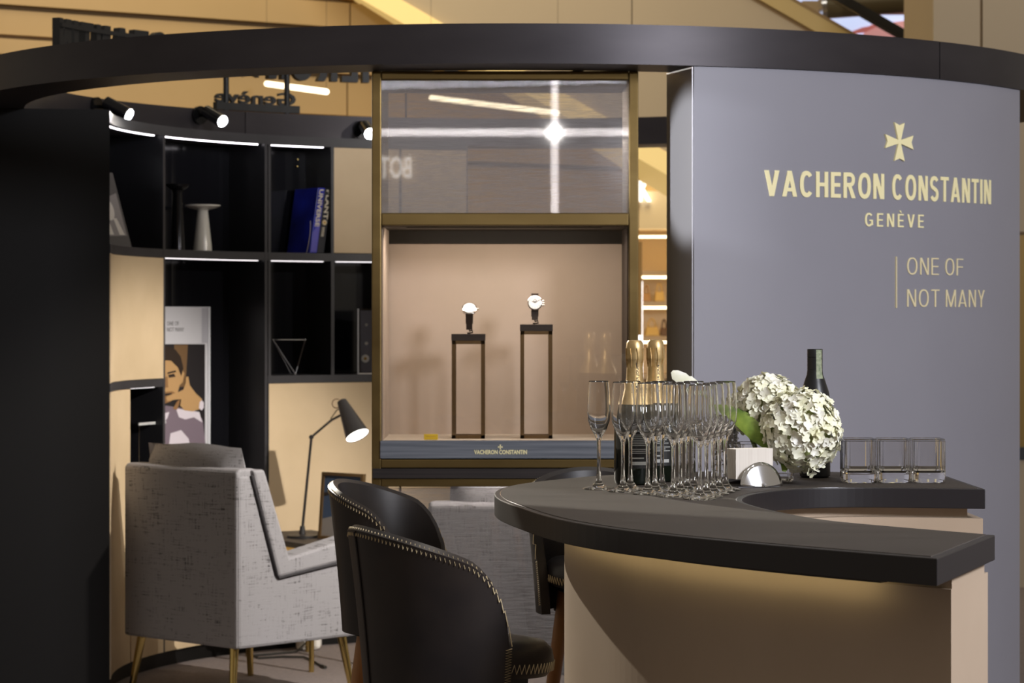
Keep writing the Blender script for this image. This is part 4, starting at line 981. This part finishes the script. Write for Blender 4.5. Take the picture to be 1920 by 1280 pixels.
# ================================================================== STOOLS
def make_stool():
    t = thing('bar_stool', '', 'bar stool', (0, 0, 0), 'leather bar stools around the counter', world=False)
    SZ, HWD, BD = .652, .170, .160
    ZL, nA, nZ = .53, 44, 12
    TH = .022
    def plan(s, r_off):                              # s in [-1, 1] around the tub, back centre at s = 0 (local -y)
        a = s*rad(100)
        x, y = (HWD+r_off)*math.sin(a), -(BD+r_off)*math.cos(a)
        k = max(0, abs(s)-.80)/.2
        return x, y+k*.012
    def top(s):
        q = abs(s); base = .850-.085*q**1.8
        if q > .74: base -= .15*(1-math.sqrt(max(0, 1-((q-.74)/.26)**2)))
        return base
    v = []; f = []
    for i in range(nA+1):
        s = i/nA*2-1; zt_ = top(s)
        ring_ = []
        for j in range(nZ+1):
            z = ZL+(zt_-ZL)*j/nZ; fl = .022*((z-ZL)/(.85-ZL))**2-.010*(1-(z-ZL)/(.85-ZL))**2
            x, y = plan(s, fl); ring_.append((x, y, z))
        x, y = plan(s, .022*((zt_-ZL)/(.85-ZL))**2-TH*.5); ring_.append((x, y, zt_+.008))
        for j in range(nZ, -1, -1):
            z = ZL+(zt_-ZL)*j/nZ; fl = .022*((z-ZL)/(.85-ZL))**2-.010*(1-(z-ZL)/(.85-ZL))**2
            x, y = plan(s, fl-TH); ring_.append((x, y, z))
        v += ring_
    K = 2*nZ+3
    for i in range(nA):
        for j in range(K):
            j2 = (j+1) % K; f.append((i*K+j, i*K+j2, (i+1)*K+j2, (i+1)*K+j))
    f += [tuple(range(K)), tuple(nA*K+j for j in range(K))[::-1]]
    shell = obj('shell_back', v, f, 'leather', t, smooth=True)
    # zigzag stitching along the rim
    def rimpt(s, dz, off):
        z = top(s)+dz; x, y = plan(s, .022*((z-ZL)/(.85-ZL))**2+off); return Vector((x, y, z))
    zig = []; n = 150
    for i in range(n+1):
        s = (i/n*2-1)*.985; zig.append(rimpt(s, .004 if i % 2 else -.010, .0012 if i % 2 == 0 else -.004))
    st_ = tube(zig, .0010, 4)
    sub('stitching', *st_, 'thread', shell)
    for s in (-.992, .992):
        zig = []
        for i in range(46):
            z = ZL+.02+(top(s)-ZL-.02)*i/45; x, y = plan(s, .022*((z-ZL)/(.85-ZL))**2-.010*(1-(z-ZL)/(.85-ZL))**2+(.0015 if i % 2 else .001))
            x2, y2 = plan(s*.965, .022*((z-ZL)/(.85-ZL))**2-.010*(1-(z-ZL)/(.85-ZL))**2+.0015)
            zig.append((x, y, z) if i % 2 else (x2, y2, z))
        sub('stitching', *tube(zig, .0010, 4), 'thread', shell)
    seam = []
    for i in range(14):
        z = ZL+.01+(top(0)-ZL-.012)*i/13; x, y = plan(0, .022*((z-ZL)/(.85-ZL))**2-.010*(1-(z-ZL)/(.85-ZL))**2+.001); seam.append((x, y, z))
    sub('back_seam', *tube(seam, .0022, 6), 'leather', shell, smooth=True)
    # seat pad
    v = []; f = []; nr, na = 9, 40
    prof = [(0, .058), (.35, .060), (.70, .062), (.90, .058), (.98, .046), (1.0, .030), (.985, .012), (.92, .0), (0, 0)]
    for r, z in prof:
        for k in range(na):
            a = 2*PI*k/na; x, y = r*.143*math.cos(a), r*.158*math.sin(a)+.026
            dz = .010*r*(math.sin(a) < 0)*0-.010*r*max(0, math.sin(a))
            v.append((x, y, SZ-.055+z+dz))
    for i in range(len(prof)-1):
        for k in range(na):
            k2 = (k+1) % na; f.append((i*na+k, i*na+k2, (i+1)*na+k2, (i+1)*na+k))
    seat = obj('seat', v, f, 'leather', t, smooth=True)
    zig = []
    for i in range(97):
        a = rad(-8+196*i/96); zz_ = .026 if i % 2 else .010; rr = 1.006 if i % 2 else .992
        zig.append((rr*.143*math.cos(a), rr*.158*math.sin(a)+.026, SZ-.055+zz_-.010*max(0, math.sin(a))))
    sub('stitching', *tube(zig, .0010, 4), 'thread', seat)
    obj('seat_plate', *box(-.10, .10, -.10, .10, SZ-.075, SZ-.054), 'lamp_black', t)
    for sx_, sy in ((-1, -1), (1, -1), (-1, 1), (1, 1)):
        obj('leg', *tube([(sx_*.072, sy*.072, SZ-.06), (sx_*.140, sy*.140, 0)], [.019, .012], 14), 'wood', t, smooth=True)
    q = .105
    for a, b_ in (((-q, -q), (q, -q)), ((q, -q), (q, q)), ((q, q), (-q, q)), ((-q, q), (-q, -q))):
        obj('footrest', *tube([(*a, .28), (*b_, .28)], .008, 10), 'lamp_black', t, smooth=True)
    for sx_, sy in ((-1, -1), (1, -1), (-1, 1), (1, 1)):
        p = (sx_*.088, sy*.088, SZ-.12); obj('bolt', *lathe([(0, -.010), (.012, -.008), (.014, 0), (.012, .008), (0, .010)], 10, p), 'lamp_black', t, smooth=True)
    return t
s1 = make_stool()
def set_stool(o, x, y, phi, label): o.location = (x, y, 0); o.rotation_euler = (0, 0, rad(phi-90)); o['label'] = label
s2, s3 = copy_tree(s1), copy_tree(s1)
set_stool(s1, -.105, 4.66, 25, 'black leather bar stool nearest the camera, its stitched side turned to us')
set_stool(s2, -.222, 5.86, -15, 'black leather bar stool behind the nearest stool, partly showing its inside')
set_stool(s3, .215, 6.22, -78, 'black leather bar stool half hidden behind the counter')

# ================================================================== THINGS ON THE COUNTER
CT = CZ+.0004
def cpos(px, py, dz=0): d = (H-CZ)*F/(py-HY); return Vector(((px-CX)/F*d, d, CT))
# champagne flutes
fl_prof = [(0, 0), (.031, 0), (.0325, .0015), (.030, .0030), (.014, .0060), (.0062, .016), (.0042, .035), (.0036, .070), (.0042, .098), (.0075, .108),
           (.0160, .122), (.0222, .140), (.0240, .160), (.0232, .185), (.0216, .206), (.0206, .218), (.0203, .2200), (.0199, .2205), (.0196, .2200), (.0197, .218), (.0207, .206), (.0223, .185), (.0231, .160), (.0212, .141), (.0145, .1245), (.006, .1145), (0, .1125)]
fl_mesh = None
U, V_ = Vector((.046, -.0763)), Vector((.018, .070)); n_fl = 0
words = {0: 'first', 1: 'second', 2: 'third', 3: 'fourth', 4: 'fifth'}
for j in range(5):
    for i in range(j, 5):
        p = Vector((.177, 5.435))+U*i+V_*j
        if fl_mesh is None:
            o = obj('champagne_flute', *lathe(fl_prof, 36), 'glass', None, smooth=True); fl_mesh = o.data
        else:
            o = bpy.data.objects.new('champagne_flute', fl_mesh); COL.objects.link(o)
        o.location = (p.x, p.y, CT)
        if j == 0 and i == 0: lab = 'empty champagne flute standing apart at the left end of group'
        elif j == 0: lab = 'empty champagne flute in the front row, %s from the left end' % words[i]
        else: lab = 'empty champagne flute in the %s row back, %s from its left end' % (words[j], words[i-j])
        tag(o, lab, 'glass', 'champagne flutes on the counter')
# champagne bottles
def champagne(px, d, label, rot):
    x = (px-CX)/F*d
    t = thing('champagne_bottle', label, 'bottle', (x, d, CT), 'champagne bottles behind the flutes', world=False, rotz=rot)
    obj('bottle_body', *lathe([(0, .004), (.03, 0), (.041, .002), (.0435, .010), (.0435, .125), (.041, .150), (.033, .175), (.0210, .200), (.0160, .222), (.0148, .25), (.0142, .285), (0, .285)], 40), 'bottle', t, smooth=True)
    k = obj('gold_foil', *lathe([(.0375, .167), (.0305, .1860), (.0212, .2050), (.0180, .2230), (.0166, .2480), (.0163, .2560), (.0180, .2600), (.0188, .2640), (.0182, .2850), (.0172, .2960), (.0140, .3015), (.006, .3025), (0, .3020)], 40), 'foil', t, smooth=True)
    for q in range(8):
        a = q*PI/4
        sub('foil_pleat', *tube([(.0162*math.cos(a), .0162*math.sin(a), .245), (.0192*math.cos(a+.1), .0192*math.sin(a+.1), .262), (.0187*math.cos(a-.05), .0187*math.sin(a-.05), .285)], .0012, 5), 'foil', k)
    def cyl(r, a0_): return lambda u, v_, w_: Vector(((r+w_)*math.cos(a0_+u/r), (r+w_)*math.sin(a0_+u/r), v_))
    # dark script running up the neck
    def nr_(z): 
        pr = [(.0305, .186), (.0212, .205), (.0180, .223), (.0166, .248), (.0163, .256)]
        for (ra, za), (rb, zb_) in zip(pr, pr[1:]):
            if z <= zb_: return ra+(rb-ra)*(z-za)/(zb_-za)+.0004
        return .0168
    mp = lambda u, v_, w_: Vector(((nr_(.193+u)+w_)*math.cos(-PI/2+.42-rot-v_/.0175), (nr_(.193+u)+w_)*math.sin(-PI/2+.42-rot-v_/.0175), .193+u))
    letters('PERRIER JOUET', 'neck_lettering', mp, .062, .0045, 'label', t, bold=.02, thick=.0004, merge=True)
    # back label
    f_ = cyl(.0437, -PI/2-.55)
    n = 10; v = [f_(.052*i/n, z, 0) for z in (.035, .120) for i in range(n+1)]
    lb = obj('back_label', v, [(i, i+1, n+2+i, n+1+i) for i in range(n)], 'label', t)
    rows = [(.112, .018, .002)]+[(.104-.0036*i, .040-(i % 3)*.005, .0014) for i in range(7)]+[(.074-.004*i, .044-(i % 2)*.012, .0016) for i in range(3)]+[(.055, .026, .0028)]
    for z, ln, hh in rows:
        seg = 6; vv = [f_(.005+ln*i/seg, zz, .0004) for zz in (z, z+hh) for i in range(seg+1)]
        sub('printed_line', vv, [(i, i+1, seg+2+i, seg+1+i) for i in range(seg)], 'print', lb)
    seg = 6; vv = [f_(.004+.042*i/seg, zz, .0004) for zz in (.042, .049) for i in range(seg+1)]
    sub('printed_bar', vv, [(i, i+1, seg+2+i, seg+1+i) for i in range(seg)], 'print', lb)
    return t
champagne(1190, 5.60, 'gold foiled champagne bottle on the left of the pair', .25)
champagne(1229, 5.70, 'gold foiled champagne bottle on the right of the pair', .15)

# dark bottle with tax stamp
d = 5.84; x = (1528-CX)/F*d
t = thing('dark_bottle', 'matt black bottle with green tax stamp behind the hydrangeas', 'bottle', (x, d, CT))
zt_ = zat(654, d)-CT
obj('bottle_body', *lathe([(0, .003), (.028, 0), (.033, .003), (.0335, .010), (.0335, .165), (.031, .185), (.023, .210), (.0180, .224), (.0165, .236), (0, .236)], 36, (x, d, CT)), 'whisky', t, smooth=True)
obj('screw_cap', *lathe([(0, .2362), (.0168, .2362), (.0168, .262), (.0162, .2625), (.0168, .263), (.0168, zt_-.001), (.0160, zt_), (0, zt_)], 32, (x, d, CT)), 'whisky', t, smooth=True)
n = 8; vv = []
for z, r in ((.216, .0212), (.228, .0180), (.240, .0176), (.262, .0174), (zt_-.0015, .0174)):
    for i in range(n+1):
        a = -PI/2+.05+.85*i/n; vv.append((x+r*math.cos(a), d+r*math.sin(a), CT+z))
obj('tax_stamp', vv, [(j*(n+1)+i, j*(n+1)+i+1, (j+1)*(n+1)+i+1, (j+1)*(n+1)+i) for j in range(4) for i in range(n)], 'stamp', t, smooth=True)

# whisky tumblers: rounded square, six in two rows
def rsq(h, r, n=5):
    pts = []
    for cx_, cy_, a0_ in ((h-r, h-r, 0), (-h+r, h-r, 90), (-h+r, -h+r, 180), (h-r, -h+r, 270)):
        for k in range(n+1):
            a = rad(a0_+90*k/n); pts.append((cx_+r*math.cos(a), cy_+r*math.sin(a)))
    return pts
def rloft(levels):
    v = []; f = []; n = 24
    for h, r, z in levels: v += [(px, py, z) for px, py in rsq(h, r)]
    for i in range(len(levels)-1):
        for k in range(n):
            k2 = (k+1) % n; f.append((i*n+k, i*n+k2, (i+1)*n+k2, (i+1)*n+k))
    f.append(tuple(range(n))[::-1]); f.append(tuple((len(levels)-1)*n+k for k in range(n))); return v, f
tm = None
for j, (yy, dx, rw) in enumerate(((5.665, 0, 'front'), (5.745, .012, 'back'))):
    for i, (px, nm) in enumerate(((1611, 'left'), (1676, 'middle'), (1741, 'right'))):
        if tm is None:
            o = obj('whisky_tumbler', *rloft([(.030, .010, 0), (.0335, .012, .002), (.0355, .013, .012), (.0355, .014, .088), (.0348, .014, .0892), (.0338, .0135, .0885), (.0330, .013, .026), (.028, .012, .0215), (.010, .009, .0205)]), 'glass', None); tm = o.data
        else: o = bpy.data.objects.new('whisky_tumbler', tm); COL.objects.link(o)
        o.location = ((px-CX)/F*5.645+dx, yy, CT)
        tag(o, 'square whisky tumbler at %s of the %s row of six' % (nm, rw), 'glass', 'whisky tumblers on the counter end')

# hydrangea arrangement
d = 5.725; vc = Vector(((1434-CX)/F*d, d, CT))
t = thing('flower_arrangement', 'white hydrangeas in a low square glass vase on the counter', 'flowers', tuple(vc))
va = rloft([(.052, .006, 0), (.056, .008, .003), (.058, .008, .080), (.0565, .0075, .081), (.0550, .007, .080), (.0540, .007, .012), (.02, .006, .011)])
obj('glass_vase', [(p[0]+vc.x, p[1]+vc.y, p[2]+vc.z) for p in va[0]], va[1], 'glass', t)
def hydrangea(c, rx, ry, rz, n, green=0):
    v = []; f = []; c = Vector(c)
    for i in range(n):
        g = (i+.5)/n; th = math.acos(1-2*g); ph = i*2.39996+random.uniform(-.2, .2)
        nrm = Vector((math.sin(th)*math.cos(ph), math.sin(th)*math.sin(ph), math.cos(th)))
        k = 1+random.uniform(-.10, .05)
        p = c+Vector((nrm.x*rx, nrm.y*ry, nrm.z*rz))*k
        nn_ = (nrm+Vector((random.uniform(-.5, .5), random.uniform(-.5, .5), random.uniform(-.4, .5)))).normalized()
        a = nn_.orthogonal().normalized(); b_ = nn_.cross(a); r0 = random.uniform(0, 6); s = random.uniform(.0095, .0135)
        for q in range(4):
            an = r0+q*PI/2; dr = a*math.cos(an)+b_*math.sin(an); sd = nn_.cross(dr)
            base = len(v); cup = random.uniform(.1, .45); w_ = s*random.uniform(.46, .56)
            v += [p, p+dr*s*.45+sd*w_+nn_*s*cup*.45, p+dr*s*.92+sd*w_*.6+nn_*s*cup*.75, p+dr*s*1.02+nn_*s*cup*.6, p+dr*s*.92-sd*w_*.6+nn_*s*cup*.75, p+dr*s*.45-sd*w_+nn_*s*cup*.45, p+dr*s*.55+nn_*s*cup*.1]
            f += [(base, base+1, base+6), (base+1, base+2, base+6), (base+2, base+3, base+6), (base+3, base+4, base+6), (base+4, base+5, base+6), (base+5, base, base+6)]
    return v, f
def flat_obj(name, v, f, m, parent):                    # open petals: keep winding, smooth
    me = bpy.data.meshes.new(name); me.from_pydata([tuple(p) for p in v], [], f); me.materials.append(M[m])
    for p in me.polygons: p.use_smooth = True
    o = bpy.data.objects.new(name, me); COL.objects.link(o); o.parent = parent
    if parent.get('_w', 0): ox, oy, oz = parent['_o']; o.location = (-ox, -oy, -oz)
    return o
h1, h2, h3 = P(1441, 764, 5.68), P(1503, 806, 5.60), P(1400, 772, 5.72)
for cc, rr, n in ((h1, (.068, .070, .069), 430), (h2, (.080, .076, .083), 560), (h3, (.030, .05, .042), 110)):
    hd = flat_obj('hydrangea_head', *hydrangea(cc, *rr, n), 'petal', t)
    sub_v = lathe([(0, -rr[2]*.82), (rr[0]*.55, -rr[2]*.62), (rr[0]*.84, 0), (rr[0]*.55, rr[2]*.62), (0, rr[2]*.82)], 16, cc)
    sub('flower_core', *sub_v, 'petal_g', hd, smooth=True)
for k, (cc, ex) in enumerate(((h1, .0), (h2, .012), (h3, -.02))):
    obj('stem', *tube([vc+Vector((ex, 0, .015)), vc+Vector((ex, 0, .07)), cc+Vector((0, 0, -.03))], .005, 8), 'leaf', t, smooth=True)
def leaf(pts, wid, name='leaf', m='leaf', parent=None, fold=.3):
    P_ = [Vector(p) for p in pts]; v = []; f = []; n = len(P_)
    for i, p in enumerate(P_):
        tq = (P_[min(i+1, n-1)]-P_[max(i-1, 0)]).normalized(); s = tq.cross(Vector((0, -1, .25))).normalized(); w_ = wid*math.sin(PI*min(1, (i+.6)/(n-.2)))**.7
        v += [p-s*w_+Vector((0, w_*fold, 0)), p, p+s*w_+Vector((0, w_*fold, 0))]
    for i in range(n-1): f += [(i*3, i*3+1, i*3+4, i*3+3), (i*3+1, i*3+2, i*3+5, i*3+4)]
    return flat_obj(name, v, f, m, parent)
leaf([P(1478, 850, 5.62), P(1450, 835, 5.60), P(1420, 812, 5.60), P(1392, 786, 5.62), P(1366, 770, 5.64), P(1345, 762, 5.66)], .020, parent=t)
leaf([P(1480, 846, 5.66), P(1452, 820, 5.66), P(1424, 800, 5.66), P(1400, 790, 5.68)], .024, parent=t)
leaf([P(1470, 850, 5.60), P(1474, 868, 5.585), P(1470, 884, 5.58)], .012, parent=t)
flat_obj('fallen_floret', *hydrangea(P(1522, 884, 5.56), .006, .006, .006, 3), 'petal', t)

# dimpled glass vase with a lily behind the flutes
d = 5.86; x = (1362-CX)/F*d
t = thing('dimpled_vase', 'dimpled clear glass vase with a white lily behind the flutes', 'vase', (x, d, CT))
vb = lathe([(0, 0), (.022, 0), (.0235, .004), (.0250, .11), (.0243, .111), (.0236, .11), (.0222, .008), (0, .008)], 28, (x, d, CT))
obj('glass_vase', *vb, 'glass', t, smooth=True)
dm = []
for zi in range(8):
    for k in range(12):
        a = 2*PI*(k+.5*(zi % 2))/12; r = .0240; c_ = (x+r*math.cos(a), d+r*math.sin(a), CT+.012+.012*zi)
        dm.append(lathe([(0, -.0035), (.0028, -.002), (.0035, 0), (.0028, .002), (0, .0035)], 6, c_))
o = obj('glass_dimples', *join(*dm), 'acrylic', t, smooth=True); o['kind'] = 'stuff'
obj('lily_stem', *tube([(x, d, CT+.01), (x-.008, d, CT+.10), P(1330, 745, d), P(1300, 728, d)], .003, 6), 'leaf', t, smooth=True)
leaf([P(1308, 735, d), P(1294, 722, d), P(1280, 710, d), P(1266, 702, d), P(1260, 696, d)], .015, 'lily_petal', 'petal', t)
leaf([P(1312, 738, d+.01), P(1305, 724, d+.01), P(1292, 712, d+.01), P(1284, 708, d+.01)], .012, 'lily_petal', 'petal', t)

# napkin holder
nb = cpos(1420, 913); d = nb.y
ang = rad(24); ux = Vector((math.cos(ang), math.sin(ang), 0)); uy = Vector((-math.sin(ang), math.cos(ang), 0))
t = thing('napkin_holder', 'polished steel napkin holder with rounded plates in front of the flowers', 'napkin holder', tuple(nb))
obj('base_plate', *obox(nb+uy*.022+Vector((0, 0, .001)), ux, uy, (0, 0, 1), .098, .062, .002), 'chrome', t)
for off, sg in ((-.010, 1), (.056, -1)):
    v = []; f = []; na, nr = 24, 6
    for k in range(nr+1):
        for i in range(na+1):
            a = PI*i/na; x_, z_ = .049*math.cos(a)*k/nr, .050*math.sin(a)*k/nr
            p = nb+ux*(x_+.004)+uy*(off+sg*(.012*(z_/.05)-.011*(1-(x_/.049)**2)*(1-.4*z_/.05)))+Vector((0, 0, z_+.0012)); v.append(p)
    for k in range(nr):
        for i in range(na): f.append((k*(na+1)+i, k*(na+1)+i+1, (k+1)*(na+1)+i+1, (k+1)*(na+1)+i))
    o = flat_obj('side_plate', v, f, 'chrome', t); md = o.modifiers.new('thickness', 'SOLIDIFY'); md.thickness = .0014
np_ = thing('napkin_stack', 'stack of white paper napkins standing in steel holder', 'napkins', tuple(nb+Vector((0, 0, .012))))
for k in range(16):
    cc = nb+ux*(-.003)+uy*(.008+k*.0026)+Vector((0, 0, .0475))
    obj('napkin', *obox(cc, ux, uy, (0, 0, 1), .088+random.uniform(-.001, .001), .0021, .062+random.uniform(-.001, .001)), 'napkin', np_)

for o in bpy.data.objects:
    for k in ('_w', '_o'):
        if k in o: del o[k]
